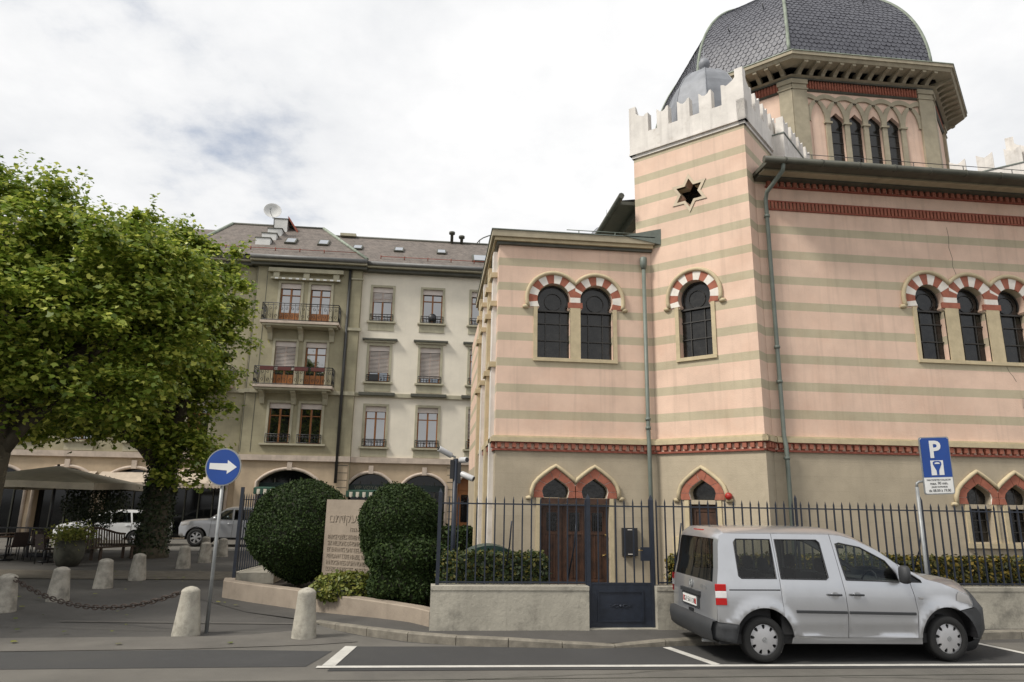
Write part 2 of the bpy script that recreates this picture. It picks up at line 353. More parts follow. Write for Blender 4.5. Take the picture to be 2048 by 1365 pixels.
sheet('concrete_gutter', [(-60, 11.5), (-7, 10.75), (-3.2, 10.9), (-1.6, 11.15), (-1.0, 11.35), (-1.7, 12.0), (-2.0, 12.35), (-3, 11.85), (-7, 11.75), (-60, 12.6)], -.004, M_BAND)
sheet('side_street', [(-60, 30.5), (12, 30.5), (12, 38.5), (-60, 38.5)], -.015, M_ASPH2)
sheet('cobbled_strip', [(-30, 20.6), (-5.0, 19.9), (-4.9, 22.1), (-30, 23.0)], -.014,
      courses(mat('cobblestones', (.15, .13, .10), rough=.9, var=.2, scale=3, bump=.5, bscale=25, fine=.2), .11, wid=.13, dark=.4))
for pts in ([(-6.2, 13.30), (-1.7, 12.95), (-1.7, 13.0), (-6.2, 13.36)],): sheet('joint_line', pts, -.009, M_BAND)
for seed_, (x, y), (dx_, dy_), n_ in ((1, (-7.5, 12.9), (.42, -.05), 14), (2, (.2, 8.9), (.33, .05), 9), (3, (5.2, 8.9), (.5, -.04), 9), (4, (-3.1, 13.6), (.12, .28), 9)):
    rs_ = random.Random(seed_); pp = [(x, y)]
    for i in range(n_): x += dx_*rs_.uniform(.6, 1.3); y += dy_+rs_.uniform(-.07, .07); pp.append((x, y))
    sheet('road_crack', [(a, b-.007) for a, b in pp]+[(a, b+.007) for a, b in pp[::-1]], -.003, M_EAVE)
# painted bay markings
def stripe(a, b, w_):
    a, b = Vector(a), Vector(b); d = (b-a).normalized(); n = Vector((-d.y, d.x))*w_/2
    o = sheet('bay_marking', [tuple(a-n), tuple(b-n), tuple(b+n), tuple(a+n)], 0.0, M_PAINT)
stripe((-1.36, 9.70), (12, 9.36), .11)
stripe((-1.22, 9.76), (-1.07, 11.0), .17)
stripe((3.882, 9.625), (3.58, 10.78), .13)
stripe((9.0, 9.52), (8.72, 11.1), .12)
def kz(x): return .10-.075*max(0, 1-abs(x-2.75)/.95)**.6 if abs(x-2.75) < .95 else (.10 if x > -1.2 else .02+.08*(x+1.95)/.75)
# pavement: slab and granite kerb stones along its edge
edge = [(-1.95, 13.15), (-1.55, 12.55), (-1.1, 12.05), (-.55, 11.62), (.1, 11.28), (.8, 11.02), (1.6, 10.86), (2.4, 10.79), (3.3, 10.84), (4.2, 10.93), (6.5, 11.12), (9.9, 11.42), (14, 11.8), (20, 12.35)]
mb = MB(); vo, fo = panel2d(ccw([(p[0], p[1]+.10) for p in edge]+[(20, 13.75), (-.2, 13.75), (-2.2, 14.9), (-4.3, 16.9), (-4.6, 17.0), (-4.8, 16.2), (-3.4, 14.4)]), (), .35)
def pvz(a, b):
    z = -.02+.105*min(1, max(0, (a+2.2)/1.9))
    return min(z, kz(a)-.012+max(0, b-10.98)*.11) if 1.7 < a < 3.8 else z
mb.add([(a, b, pvz(a, b)) for a, b in vo], fo.tolist()); o = mb.build('pavement', M_PLAZA); o['kind'] = 'structure'
def polyline(pts, step):
    o = [Vector(pts[0])]; d = step
    for a, b in zip(pts[:-1], pts[1:]):
        a, b = Vector(a), Vector(b); L_ = (b-a).length; t = d
        while t <= L_: o.append(a+(b-a)*t/L_); t += step
        d = t-L_
    return o
kp = polyline(edge, .8)
kerb = thing('kerb', None, None, (edge[0][0], edge[0][1], 0), world=True); kerb['kind'] = 'structure'
for a, b in zip(kp[:-1], kp[1:]):
    d = (b-a).normalized(); n = Vector((-d.y, d.x)); e = d*.006; mb = MB(); a2, b2 = a+e, b-e; w_ = .13
    zs = (kz(a.x), kz(b.x)); f = n*.02
    P = [(a2.x, a2.y, -.1), (b2.x, b2.y, -.1), (b2.x+n.x*w_, b2.y+n.y*w_, -.1), (a2.x+n.x*w_, a2.y+n.y*w_, -.1),
         (a2.x, a2.y, zs[0]-.02), (b2.x, b2.y, zs[1]-.02), (a2.x+f.x, a2.y+f.y, zs[0]), (b2.x+f.x, b2.y+f.y, zs[1]), (b2.x+n.x*w_, b2.y+n.y*w_, zs[1]), (a2.x+n.x*w_, a2.y+n.y*w_, zs[0])]
    mb.add(P, [(0, 1, 5, 4), (4, 5, 7, 6), (6, 7, 8, 9), (2, 3, 9, 8), (1, 2, 8, 7, 5), (3, 0, 4, 6, 9)]); mb.build('kerb_stone', M_KERB, kerb)
# loose yellow leaves on the ground
mb = MB()
for i in range(70):
    x, y = random.uniform(-9, 3.6), random.uniform(11.2, 22); 
    if random.random() < .5: x = random.uniform(-9, -4)
    s = random.uniform(.025, .055); a = random.uniform(0, 6.3); z = .012 if x < -2.3 else .1
    if -2.3 <= x and (y < 12 or y > 13.5): continue
    mb.add([(x+s*math.cos(a+t), y+s*math.sin(a+t), z+random.uniform(0, .015)) for t in (0, 1.2, 2.4, 3.6, 4.9)], [(0, 1, 2, 3, 4)])
o = mb.build('fallen_leaves', M_YSHRUB); tag(o, 'small yellow fallen leaves scattered on the asphalt', 'leaves', kind='stuff')
# ================================================================== synagogue
SYN = thing('synagogue', 'pink and beige striped synagogue with crenellated tower and slate dome', 'synagogue', (7, 15, 0), world=True)
YA, YR = 15.2, 13.8
XC, YC = 11.93, 20.69
FA = Frame((0, YA), 0.0)                 # annex front: a = world x
FR = Frame((0, YR), 0.0)                 # main side facade: a = world x
CT = (6.69, 13.474); S2 = math.sqrt(.5)
FT = Frame(CT, -PI/4)                    # tower front: a = -distance from the right corner
FE = Frame(CT, PI/4)                     # tower flank, going back from that corner
FL = Frame((1.34, YA), -PI/2)            # annex left side: a = -(y-YA)
def horseshoe(c, zc, r, hw, zb):
    a0 = -math.degrees(math.asin(.185/r)); p = arc(c, zc, r, a0, 180-a0, 26)
    return [(c+hw, zb), (c+hw, zc-.26), (c+hw-.02, zc-.24)]+p+[(c-hw+.02, zc-.24), (c-hw, zc-.26), (c-hw, zb)]
def onion(c, zb, k=1.0, lo=2.2):
    pts = [(.26, lo), (.29, 2.29), (.295, 2.35), (.27, 2.415), (.20, 2.48), (.10, 2.545), (.03, 2.59), (0, 2.615)]
    R_ = [(c+a*k, b) for a, b in pts]; L_ = [(c-a*k, b) for a, b in pts[::-1][1:]]
    return ([(c+.26*k, zb)] if zb < lo else [])+R_+L_+([(c-.26*k, zb)] if zb < lo else [])
def horseshoe_set(fr, cs, zc=6.675, zb=5.29, r=.385, hw=.385, n=12, sp=None):
    """row of horseshoe windows under one scalloped hood: glass, bars, surround, voussoirs, hood mould"""
    mids = [(a+b)/2 for a, b in zip(cs[:-1], cs[1:])]
    lo, hi = cs[0]-hw-.09, cs[-1]+hw+.09
    mb = MB(); holes = [horseshoe(c, zc, r, hw, zb) for c in cs]
    out_ = [(lo, zb-.08), (hi, zb-.08), (hi, zc-.19), (lo, zc-.19)]
    # the surround is built from bars so the arch openings stay clear
    P = fr.P
    def slab(a0, a1, b0, b1, d): mb.prism([(a0, b0), (a1, b0), (a1, b1), (a0, b1)], P, -.03, d)
    slab(lo, hi, zb-.08, zb, .045); xs = [lo]+[e for c in cs for e in (c-hw, c+hw)]+[hi]
    for i in range(0, len(xs), 2): slab(xs[i], xs[i+1], zb, zc-.19, .03)
    sur = mb.build('window_surround', M_TRIM, SYN)
    for i, c in enumerate(cs):
        L_ = mids[i-1] if i else None; R_ = mids[i] if i < len(mids) else None
        a0 = -28; da = (180-2*a0)/n
        ri, ro = r+.004, .605
        for k in range(n):
            aa = [a0+da*k, a0+da*(k+.5), a0+da*(k+1)]
            po = [(c+ro*math.cos(math.radians(a)), zc+ro*math.sin(math.radians(a))) for a in aa]; pi = [(c+ri*math.cos(math.radians(a)), zc+ri*math.sin(math.radians(a))) for a in aa[::-1]]
            q = po+pi
            zlo = zc-.19
            q = [(a, max(b, zlo)) for a, b in q]
            if L_ is not None: q = clip(q, L_+.001, False)
            if R_ is not None and q: q = clip(q, R_-.001, True)
            if len(q) < 3: continue
            ar = abs(sum(q[j][0]*q[(j+1) % len(q)][1]-q[(j+1) % len(q)][0]*q[j][1] for j in range(len(q))))/2
            if ar < .001: continue
            v = MB().prism(q, P, -.02, .025+.002*(k % 2)).build('voussoir', M_RED if k % 2 == 0 else M_VW, sur)
        # between the arches: stacked red and white blocks below the valley
        if R_ is not None:
            for j, (z0, z1, mm) in enumerate(((zc-.19, zc-.06, M_RED), (zc-.06, zc+.06, M_VW), (zc+.06, zc+.22, M_RED))):
                hw2 = R_-c-math.sqrt(max(0, r*r-max(abs(z0-zc), abs(z1-zc))**2))
                if j == 1: hw2 = R_-c-r
                if j == 2: hw2 = R_-c-r
                top = [(R_+hw2, z1), (R_-hw2, z1)] if j < 2 else [(R_+hw2+.02, z1-.07), (R_, z1), (R_-hw2-.02, z1-.07)]
                MB().prism([(R_-hw2, z0), (R_+hw2, z0)]+top, P, -.02, .031).build('voussoir', mm, sur)
        g_ = flat(fr, horseshoe(c, zc, r+.02, hw+.02, zb-.02), -.17).build('window', M_DGLASS, SYN)
        bb = MB()
        for z in (zc-.24, zc-.55, zc-.95): bb.obox(fr.P(c, 0)[:2], fr.u, -hw, hw, -.16, -.135, z-.012, z+.012)
        for a in (-.17, .17): bb.obox(fr.P(c, 0)[:2], fr.u, a-.01, a+.01, -.162, -.14, zb, zc-.26)
        bb.obox(fr.P(c, 0)[:2], fr.u, -hw, hw, -.15, -.10, zc-.27, zc-.235)
        bb.tube([fr.P(a, b, -.15) for a, b in arc(c, zc, r-.03, -25, 205, 24)], .014, 5); bb.tube([fr.P(a, b, -.155) for a, b in arc(c, zc-.02, .2, 0, 360, 20)], .008, 4)
        bb.build('glazing_bar', M_LEAD, g_)
    # hood mould
    path = []
    for i, c in enumerate(cs):
        h = .635; a0 = -17 if i == 0 else 180-math.degrees(math.acos(min(1, (c-mids[i-1])/h))); pts = arc(c, zc, h, 180+17 if i == 0 else 180-math.degrees(math.acos((c-mids[i-1])/h)), -17 if i == len(cs)-1 else math.degrees(math.acos((mids[i]-c)/h)), 22)
        path += pts if i == 0 else pts[1:]
    hm = MB().tube([fr.P(a, b, .035) for a, b in path], .048, 8).build('hood_mould', M_TRIM, SYN)
    for sg, c in ((-1, cs[0]), (1, cs[-1])):
        e = c+sg*.61; MB().tube([fr.P(e, zc-.19, .03), fr.P(e+sg*.06, zc-.20, .03), fr.P(e+sg*.12, zc-.20, .02)], [.05, .05, .035], 8).build('label_stop', M_TRIM, hm)
    return holes
def onion_set(fr, cs, k=1.0):
    """pointed horseshoe arches of red blocks under a zigzag cream hood"""
    mids = [(a+b)/2 for a, b in zip(cs[:-1], cs[1:])]
    outp = [(.49, 2.19), (.485, 2.33), (.44, 2.45), (.36, 2.55), (.24, 2.65), (.12, 2.745), (0, 2.83)]
    inn = [(.262, 2.19), (.297, 2.33), (.27, 2.42), (.2, 2.485), (.12, 2.54), (.05, 2.585), (0, 2.62)]
    blocks = None; hood = []
    first = None
    for i, c in enumerate(cs):
        L_ = mids[i-1] if i else None; R_ = mids[i] if i < len(mids) else None
        for sg in (-1, 1):
            for j0, j1 in ((0, 1), (1, 3), (3, 5), (5, 6)):
                q = [(c+sg*a, b) for a, b in outp[j0:j1+1]]+[(c+sg*a, b) for a, b in inn[j0:j1+1][::-1]]
                if sg == 1 and R_ is not None: q = clip(q, R_-.004, True)
                if sg == -1 and L_ is not None: q = clip(q, L_+.004, False)
                cx0 = sum(p[0] for p in q)/len(q); cz0 = sum(p[1] for p in q)/len(q); q = [(cx0+(p[0]-cx0)*.95, cz0+(p[1]-cz0)*.95) for p in q]
                if j0 == 5 and sg == -1: continue
                if j0 == 5: q = [(c+a, b) for a, b in ((.115, 2.748), (0, 2.828), (-.115, 2.748), (-.047, 2.588), (0, 2.622), (.047, 2.588))]
                v = MB().prism(q, fr.P, -.02, .03)
                if first is None: first = v.build('arch_surround', M_RED, SYN)
                else: v.build('voussoir', M_RED, first)
        # white joints behind the blocks
        q = [(c+a, b) for a, b in outp]+[(c-a, b) for a, b in outp[::-1][1:]]+[(c-a, b) for a, b in inn]+[(c+a, b) for a, b in inn[::-1][1:]]
        MB().prism(q, fr.P, -.015, .012).build('arch_joints', M_VW, first)
        h = [(.535, 2.19), (.53, 2.35), (.475, 2.49), (.38, 2.60), (.25, 2.705), (.12, 2.80), (0, 2.875)]
        seg = [(c-a, b) for a, b in h]+[(c+a, b) for a, b in h[::-1][1:]]
        if L_ is not None: seg = [p for p in seg if p[0] >= L_]
        if R_ is not None: seg = [p for p in seg if p[0] <= R_]+[(R_, 2.525)]
        hood += seg
    hm = MB().tube([fr.P(a, b, .03) for a, b in hood], .045, 8).build('hood_mould', M_TRIM, SYN)
    for sg, c in ((-1, cs[0]), (1, cs[-1])):
        e = c+sg*.535; MB().tube([fr.P(e, 2.19, .03), fr.P(e+sg*.06, 2.185, .03), fr.P(e+sg*.12, 2.185, .02)], [.045, .045, .03], 8).build('label_stop', M_TRIM, hm)
    for i, c in enumerate(cs):
        flat(fr, onion(c, 2.2, 1.06), -.17).build('fanlight', M_DGLASS, SYN)
def cornice(fr, a0, a1, e0=0.0, e1=0.0):
    P0 = (fr.o[0], fr.o[1])
    o = MB().obox(P0, fr.u, a0-e0*.10, a1+e1*.10, -.02, .10, 3.375, 3.475)
    o.obox(P0, fr.u, a0-e0*.06, a1+e1*.06, -.02, .06, 3.475, 3.51); o = o.build('cornice', M_TRIM, SYN)
    MB().obox(P0, fr.u, a0-e0*.05, a1+e1*.05, -.02, .05, 3.185, 3.225).build('red_moulding', M_REDD, o)
    MB().obox(P0, fr.u, a0-e0*.065, a1+e1*.065, -.02, .065, 3.352, 3.373).build('red_moulding', M_REDD, o)
    d = MB(); n = max(1, round((a1-a0)/.167))
    for i in range(n):
        c = a0+(i+.5)*(a1-a0)/n; d.obox(P0, fr.u, c-.043, c+.043, -.01, .075, 3.255, 3.349); d.obox(P0, fr.u, c-.03, c+.03, -.01, .04, 3.227, 3.254)
    d = d.build('dentil_course', M_RED, o); d['kind'] = 'stuff'
# --- annex
wa, wb = 2.635, 3.64
cs_d = (2.68, 3.55); doorA = [(2.36, .1), (3.87, .1), (3.87, 2.06), (2.36, 2.06)]
hA = horseshoe_set(FA, (wa, wb)); onion_set(FA, cs_d)
mb = wallpanel(MB(), FA, [(1.34, 3.2), (4.97, 3.2), (4.97, 8.0), (1.34, 8.0)], hA, .18); mb.build('annex_wall', M_WALL, SYN)
mb = wallpanel(MB(), FA, [(1.34, -.1), (4.97, -.1), (4.97, 3.2), (1.34, 3.2)], [onion(c, 2.19) for c in cs_d]+[doorA], .18); mb.build('annex_ground_wall', M_BEIGE, SYN)
MB().obox(FA.o, FA.u, 2.30, 3.93, -.12, .015, 2.07, 2.185).build('lintel', M_WOOD, SYN)
for x0, x1 in ((2.25, 2.358), (3.872, 3.96)): MB().obox(FA.o, FA.u, x0, x1, -.1, .03, 0, 2.19).build('door_jamb', M_TRIM, SYN)
MB().obox(FA.o, FA.u, 3.962, 4.95, -.02, .03, -.05, .42).build('plinth', M_TRIM, SYN); MB().obox(FA.o, FA.u, 1.36, 2.24, -.02, .03, -.05, .42).build('plinth', M_TRIM, SYN)
dl = 1.51/3
for i in range(3):
    x0 = 2.36+dl*i; d = MB().obox(FA.o, FA.u, x0+.005, x0+dl-.005, -.17, -.12, .1, 2.06).build('door', M_WOOD, SYN)
    fm = MB()
    for a0, a1, z0, z1 in ((.05, dl-.05, .16, .22), (.05, dl-.05, .45, .50), (.05, dl-.05, 1.42, 1.47), (.05, dl-.05, 1.93, 1.98), (.05, .1, .16, 1.98), (dl-.1, dl-.05, .16, 1.98)): fm.obox(FA.o, FA.u, x0+a0, x0+a1, -.121, -.10-.001*(a1-a0 > .1), z0, z1)
    for a in (.19, .25, .31): fm.obox(FA.o, FA.u, x0+a-.018, x0+a+.018, -.121, -.105, .52, 1.40)
    fm.build('door_panel_moulding', M_WOOD, d)
    MB().obox(FA.o, FA.u, x0+.14, x0+dl-.14, -.13, -.116, 1.50, 1.88).build('door_pane', M_DGLASS, d)
    gr = MB(); [gr.obox(FA.o, FA.u, x0+a-.006, x0+a+.006, -.116, -.104, 1.49, 1.89) for a in (.17, .22, .27, .32)]; gr.build('door_grille', M_BLACK, d)
    if i == 2:
        MB().tube([FA.P(x0+.42, 1.02, -.11), FA.P(x0+.42, 1.02, -.05), FA.P(x0+.34, .98, -.05)], .012, 6).build('door_handle', mat('brass', (.55, .38, .15), rough=.3, metal=.9), d)
        MB().tube([FA.P(x0+.43, 1.42, -.12), FA.P(x0+.43, 1.42, -.06)], .022, 10).build('door_knob', MATS['brass'], d)
# annex left flank with its moulded porch columns
mb = MB(); wallpanel(mb, FL, [(-11, 3.2), (0, 3.2), (0, 8.0), (-11, 8.0)], [], .1).build('annex_flank_wall', M_WALL, SYN)
mb = MB(); wallpanel(mb, FL, [(-11, -.1), (0, -.1), (0, 3.2), (-11, 3.2)], [], .1).build('annex_flank_ground_wall', M_BEIGE, SYN)
for i, y in enumerate((.35, 1.55, 2.9, 4.3)):
    d = .10+.02*i; p = MB().obox(FL.o, FL.u, -y-.35, -y, -.02, d, 0, 7.9).build('pilaster', M_TRIM if i % 2 else M_WHITE, SYN)
    for z in (5.1, 6.55, 7.25): MB().obox(FL.o, FL.u, -y-.40, -y+.05, -.02, d+.06, z, z+.12).build('pilaster_capital', M_TRIM, p)
cornice(FA, 1.34, 4.96, 1, 0); cornice(FL, -5, 0)
# annex roof edge
rf = MB().box(1.16, 5.02, YA-.20, YA+6, 8.10, 8.25).build('roof_edge', M_GTRIM, SYN)
MB().box(1.22, 5.0, YA-.14, YA+6, 8.02, 8.098).build('roof_moulding', M_TRIM, rf); MB().box(1.28, 4.99, YA-.08, YA+6, 7.95, 8.018).build('roof_moulding', M_EAVE, rf)
MB().box(1.14, 5.03, YA-.22, YA+6, 8.252, 8.275).build('roof_flashing', M_PIPE, rf)
MB().prism([(4.25, 8.27), (5.16, 8.10), (5.2, 8.5)], FA.P, -.1, .22).build('roof_flashing', M_PIPE, rf)
rl = MB(); rl.tube([(3.0, YA+.3, 8.55), (5.0, YA+.3, 8.55)], .012, 5)
for x in (3.3, 4.2, 4.9): rl.tube([(x, YA+.3, 8.25), (x, YA+.3, 8.55)], .012, 5)
rl.build('roof_rail', M_PIPE, rf)
def downpipe(pts, r=.047, rings=()):
    p = MB().tube(pts, r, 10).build('downpipe', M_PIPE, SYN)
    for q in rings: MB().tube([(q[0], q[1], q[2]-.03), (q[0], q[1], q[2]+.03)], r*1.35, 10).build('pipe_collar', M_PIPE, p)
    return p
downpipe([(4.77, YA-.09, 7.75), (4.77, YA-.09, 3.6), (4.77, YA-.12, 3.4), (4.78, YA-.12, 0.1)], rings=[(4.77, YA-.09, 7.55), (4.77, YA-.09, 3.75), (4.77, YA-.09, 3.95)])
MB().lathe([(.055, 0), (.085, .12), (.085, .28), (.06, .30)], 12, (4.77, YA-.09), 7.5).build('pipe_head', M_PIPE, SYN)
# --- tower
def tower(cx_, cy_, detail):
    s = 2.8/2; rot = [Frame((cx_+s*S2*(a-b)*1.0, cy_+s*S2*(-a-b)*1.0), 0) for a, b in ((0, 0),)]
    cor = [(cx_, cy_-1.98), (cx_+1.98, cy_), (cx_, cy_+1.98), (cx_-1.98, cy_)]     # front, right, back, left corners
    frames = [Frame(cor[0], -PI/4), Frame(cor[0], PI/4), Frame(cor[1], 3*PI/4), Frame(cor[3], PI/4)]
    spans = [(-2.8, 0), (0, 2.8), (0, 2.8), (0, 2.8)]
    frames[3] = Frame(cor[2], PI/4+PI); spans[3] = (0, 2.8)
    for i, (fr, (a0, a1)) in enumerate(zip(frames, spans)):
        hs = []; hg = []
        if detail and i == 0:
            c = -1.375; hs = horseshoe_set(fr, (c,)); R_, r_ = .36, .36/math.sqrt(3)
            st = [(c+(R_ if k % 2 == 0 else r_)*math.sin(k*PI/6), 9.215+(R_ if k % 2 == 0 else r_)*math.cos(k*PI/6)) for k in range(12)]
            st2 = [(c+(p[0]-c)*1.36, 9.215+(p[1]-9.215)*1.36) for p in st]
            fl_ = MB(); wallpanel(fl_, Frame(fr.P(0, 0, .02)[:2], -PI/4), st2, [st], .1)
            for k in range(12):
                a, b = st2[k], st2[(k+1) % 12]; fl_.add([fr.P(*a, .02), fr.P(*b, .02), fr.P(*b, 0), fr.P(*a, 0)], [(0, 1, 2, 3), (3, 2, 1, 0)])
            fl_.build('star_surround', mat('pale_star_stone', (.60, .50, .37), var=.08), SYN)
            flat(fr, [(c-.5, 8.7), (c+.5, 8.7), (c+.5, 9.7), (c-.5, 9.7)], -.45).build('star_window', M_DGLASS, SYN)
            hs = hs+[st]
            onion_set(fr, (-1.39,)); hg = [onion(-1.39, 2.19), [(-1.70, .1), (-1.08, .1), (-1.08, 2.1), (-1.70, 2.1)]]
            for x0, x1 in ((-1.80, -1.702), (-1.078, -.98)): MB().obox(fr.o, fr.u, x0, x1, -.1, .03, 0, 2.18).build('door_jamb', M_TRIM, SYN)
            d = MB().obox(fr.o, fr.u, -1.70, -1.08, -.17, -.12, .1, 2.1).build('door', M_WOOD, SYN)
            fm = MB()
            for z0, z1, a0_, a1_ in ((1.95, 2.02, -1.66, -1.12), (1.3, 1.37, -1.66, -1.12), (.2, .27, -1.66, -1.12), (.2, 2.02, -1.66, -1.60), (.2, 2.02, -1.18, -1.12)): fm.obox(fr.o, fr.u, a0_, a1_, -.121, -.10+(.001 if a1_-a0_ > .1 else 0), z0, z1)
            fm.build('door_panel_moulding', M_WOOD, d)
        mb = wallpanel(MB(), fr, [(a0, 3.2), (a1, 3.2), (a1, 10.53), (a0, 10.53)], hs, .18 if not (detail and i == 0) else .3); mb.build('tower_wall', M_WALL, SYN)
        mb = wallpanel(MB(), fr, [(a0, -.1), (a1, -.1), (a1, 3.2), (a0, 3.2)], hg, .18); mb.build('tower_ground_wall', M_BEIGE, SYN)
        # parapet: moulding, base and merlons
        e = .07
        p = MB().obox(fr.o, fr.u, a0-e, a1+e, -.12, e, 10.655, 11.13).build('parapet', M_WHITE, SYN)
        q = MB().obox(fr.o, fr.u, a0-e*.5, a1+e*.5, -.1, e*.5, 10.52, 10.60); q.obox(fr.o, fr.u, a0-e*1.2, a1+e*1.2, -.1, e*1.2, 10.602, 10.653); q.build('parapet_moulding', M_WHITE, p)
        mid = (a0+a1)/2
        dd = [(-.275-.545, -.275), (.275, .275+.545)]
        mer = []
        for c in (-.55, 0.0, .55):
            w_ = .155; mer.append([(c-w_, 11.131), (c+w_, 11.131), (c+w_, 11.64), (c+w_*.72, 11.635), (c+w_*.45, 11.57), (c, 11.53), (c-w_*.5, 11.56), (c-w_*.75, 11.61), (c-w_, 11.64)])
        for sg in (-1, 1):
            h = 1.4+e; x = lambda t: sg*t
            mer.append([(x(.945), 11.131), (x(h), 11.131), (x(h), 11.93), (x(h-.06), 11.91), (x(h-.13), 11.80), (x(h-.24), 11.67), (x(h-.36), 11.60), (x(1.06), 11.585), (x(1.01), 11.63), (x(.945), 11.645)])
        for j, m_ in enumerate(mer):
            ins = .001*(i % 2)
            MB().prism([(mid+a, b) for a, b in m_], fr.P, -.12+ins, e-.001-ins).build('merlon', M_WHITE, p)
    # zinc dome behind the merlons
    prof = [(1.05, 0), (1.06, .6), (1.05, 1.0), (1.0, 1.35), (.90, 1.70), (.73, 2.0), (.50, 2.24), (.22, 2.38), (.05, 2.42)]
    dm = MB(); dm.lathe(prof, 8, (cx_, cy_), 10.75, smooth=False, rot=PI/8); dm = dm.build('turret_dome', M_ZINC, SYN)
    MB().lathe([(.07, 0), (.05, .06), (.09, .09), (.05, .12), (.10, .17), (.145, .26), (.145, .33), (.10, .42), (.03, .47), (.012, .50), (.008, .78)], 16, (cx_, cy_), 13.13).build('ball_finial', M_ZINC, dm)
    rb = MB()
    for k in range(8):
        a = PI/8+k*PI/4; rb.tube([(cx_+r*math.cos(a), cy_+r*math.sin(a), 10.75+h) for r, h in prof], .018, 5)
    rb.build('seam_rib', M_ZINC, dm)
tower(6.69, 15.454, True)
tower(6.69, YC+(YC-15.454), False)
tower(2*XC-6.69, 15.454, False)
cornice(FT, -2.44, 0, 0, 1); cornice(FE, 0, .5, 1, 0)
# --- main side facade
cR = (10.95, 11.955, 12.96); cG = (11.51, 12.39, 13.27)
hR = horseshoe_set(FR, cR, r=.345, hw=.345)
onion_set(FR, cG)
mb = wallpanel(MB(), FR, [(7.02, 3.2), (16.8, 3.2), (16.8, 9.35), (7.02, 9.35)], hR, .3); mb.build('side_facade_wall', M_WALL, SYN)
gw = [[(c-.265, 1.42), (c+.265, 1.42), (c+.265, 2.1), (c-.265, 2.1)] for c in cG]
mb = wallpanel(MB(), FR, [(7.02, -.1), (16.8, -.1), (16.8, 3.2), (7.02, 3.2)], gw+[onion(c, 2.19) for c in cG], .25); mb.build('side_facade_ground_wall', M_BEIGE, SYN)
for c in cG:
    g_ = flat(FR, [(c-.3, 1.4), (c+.3, 1.4), (c+.3, 2.25), (c-.3, 2.25)], -.2).build('window', M_DGLASS, SYN)
    b = MB()
    for a in (-.09, .09): b.obox(FR.P(c, 0)[:2], FR.u, a-.012, a+.012, -.19, -.165, 1.4, 2.5)
    for z in (1.62, 1.86, 2.1): b.obox(FR.P(c, 0)[:2], FR.u, -.27, .27, -.192, -.17, z-.012, z+.012)
    b.build('glazing_bar', M_LEAD, g_)
    for sg in (-1, 1): MB().obox(FR.P(c, 0)[:2], FR.u, min(sg*.27, sg*.36), max(sg*.27, sg*.36), -.05, .03, 1.40, 2.18).build('window_jamb', M_TRIM, g_)
MB().obox(FR.o, FR.u, cG[0]-.42, cG[-1]+.42, -.05, .06, 1.30, 1.398).build('window_sill', M_TRIM, SYN)
cornice(FR, 7.08, 16.7)
def toothed(a0, a1, z0, z1, pitch, tw, d, dep):
    o = MB().obox(FR.o, FR.u, a0, a1, -.02, d*.55, z0, z0+.03); o.obox(FR.o, FR.u, a0, a1, -.02, d*.55, z1-.035, z1); o = o.build('red_band', M_REDD, SYN)
    t = MB(); n = int((a1-a0)/pitch)
    for i in range(n): c = a0+(i+.5)*pitch; t.obox(FR.o, FR.u, c-tw/2, c+tw/2, -.02, dep, z0+.031, z1-.036)
    t = t.build('dentil_course', M_RED, o); t['kind'] = 'stuff'
toothed(7.25, 16.7, 9.14, 9.33, .155, .085, .10, .08)
toothed(7.25, 16.7, 8.60, 8.83, .088, .055, .07, .045)
ev = MB().box(6.95, 16.9, 13.02, 13.85, 9.352, 9.44).build('eave_soffit', M_EAVE, SYN)
MB().box(7.0, 16.9, 13.55, 13.82, 9.28, 9.35).build('eave_moulding', M_EAVE, ev); MB().box(7.0, 16.9, 13.30, 13.56, 9.315, 9.351).build('eave_moulding', M_GTRIM, ev)
gt = MB().tube([(6.85, 12.98, 9.40), (17, 12.98, 9.40)], .075, 10).build('gutter', M_EAVE, SYN)
for i in range(12): MB().tube([(7.3+i*.85, 12.98, 9.40), (7.34+i*.85, 12.98, 9.40)], .084, 10).build('gutter_bracket', M_EAVE, gt)
wr = MB().tube([(7.9, 13.05, 9.62), (17, 13.05, 9.62)], .008, 4)
for i in range(8): wr.tube([(8+i*1.2, 13.05, 9.44), (8+i*1.2, 13.05, 9.62)], .008, 4)
wr.build('snow_guard', M_BLACK, ev)
downpipe([(7.30, 13.0, 9.36), (7.30, 13.05, 9.2), (7.20, 13.62, 8.95), (7.20, 13.70, 8.8), (7.22, 13.70, 3.5), (7.23, 13.66, 3.3), (7.24, 13.66, .1)], rings=[(7.2, 13.7, 8.4), (7.21, 13.7, 5.4), (7.21, 13.7, 4.65), (7.23, 13.67, 3.05)])
# other flank, roof
mb = MB(); mb.add([(5.04, 15.3, 0), (5.04, 27.6, 0), (5.04, 27.6, 9.4), (5.04, 15.3, 9.4)], [(0, 3, 2, 1)]); mb.build('left_facade_wall', M_WALL, SYN)
mb = MB().box(4.32, 5.03, 15.6, 27.6, 9.35, 9.44); mb.tube([(4.30, 15.2, 9.40), (4.30, 27.6, 9.40)], .075, 8); mb.box(4.8, 5.03, 15.6, 27.6, 9.12, 9.34); mb.build('left_eave', M_EAVE, SYN)
rt_ = MB(); e0, e1 = 13.0, 9.44; h_ = 4.29-.4
A_ = [(6.9, 13.0), (16.96, 13.0), (19.56, 15.6), (19.56, 25.8), (16.96, 28.4), (6.9, 28.4), (4.3, 25.8), (4.3, 15.6)]
B_ = [(7.9, 15.6), (15.9, 15.6), (17, 16.7), (17, 24.7), (15.9, 25.8), (7.9, 25.8), (6.8, 24.7), (6.8, 16.7)]
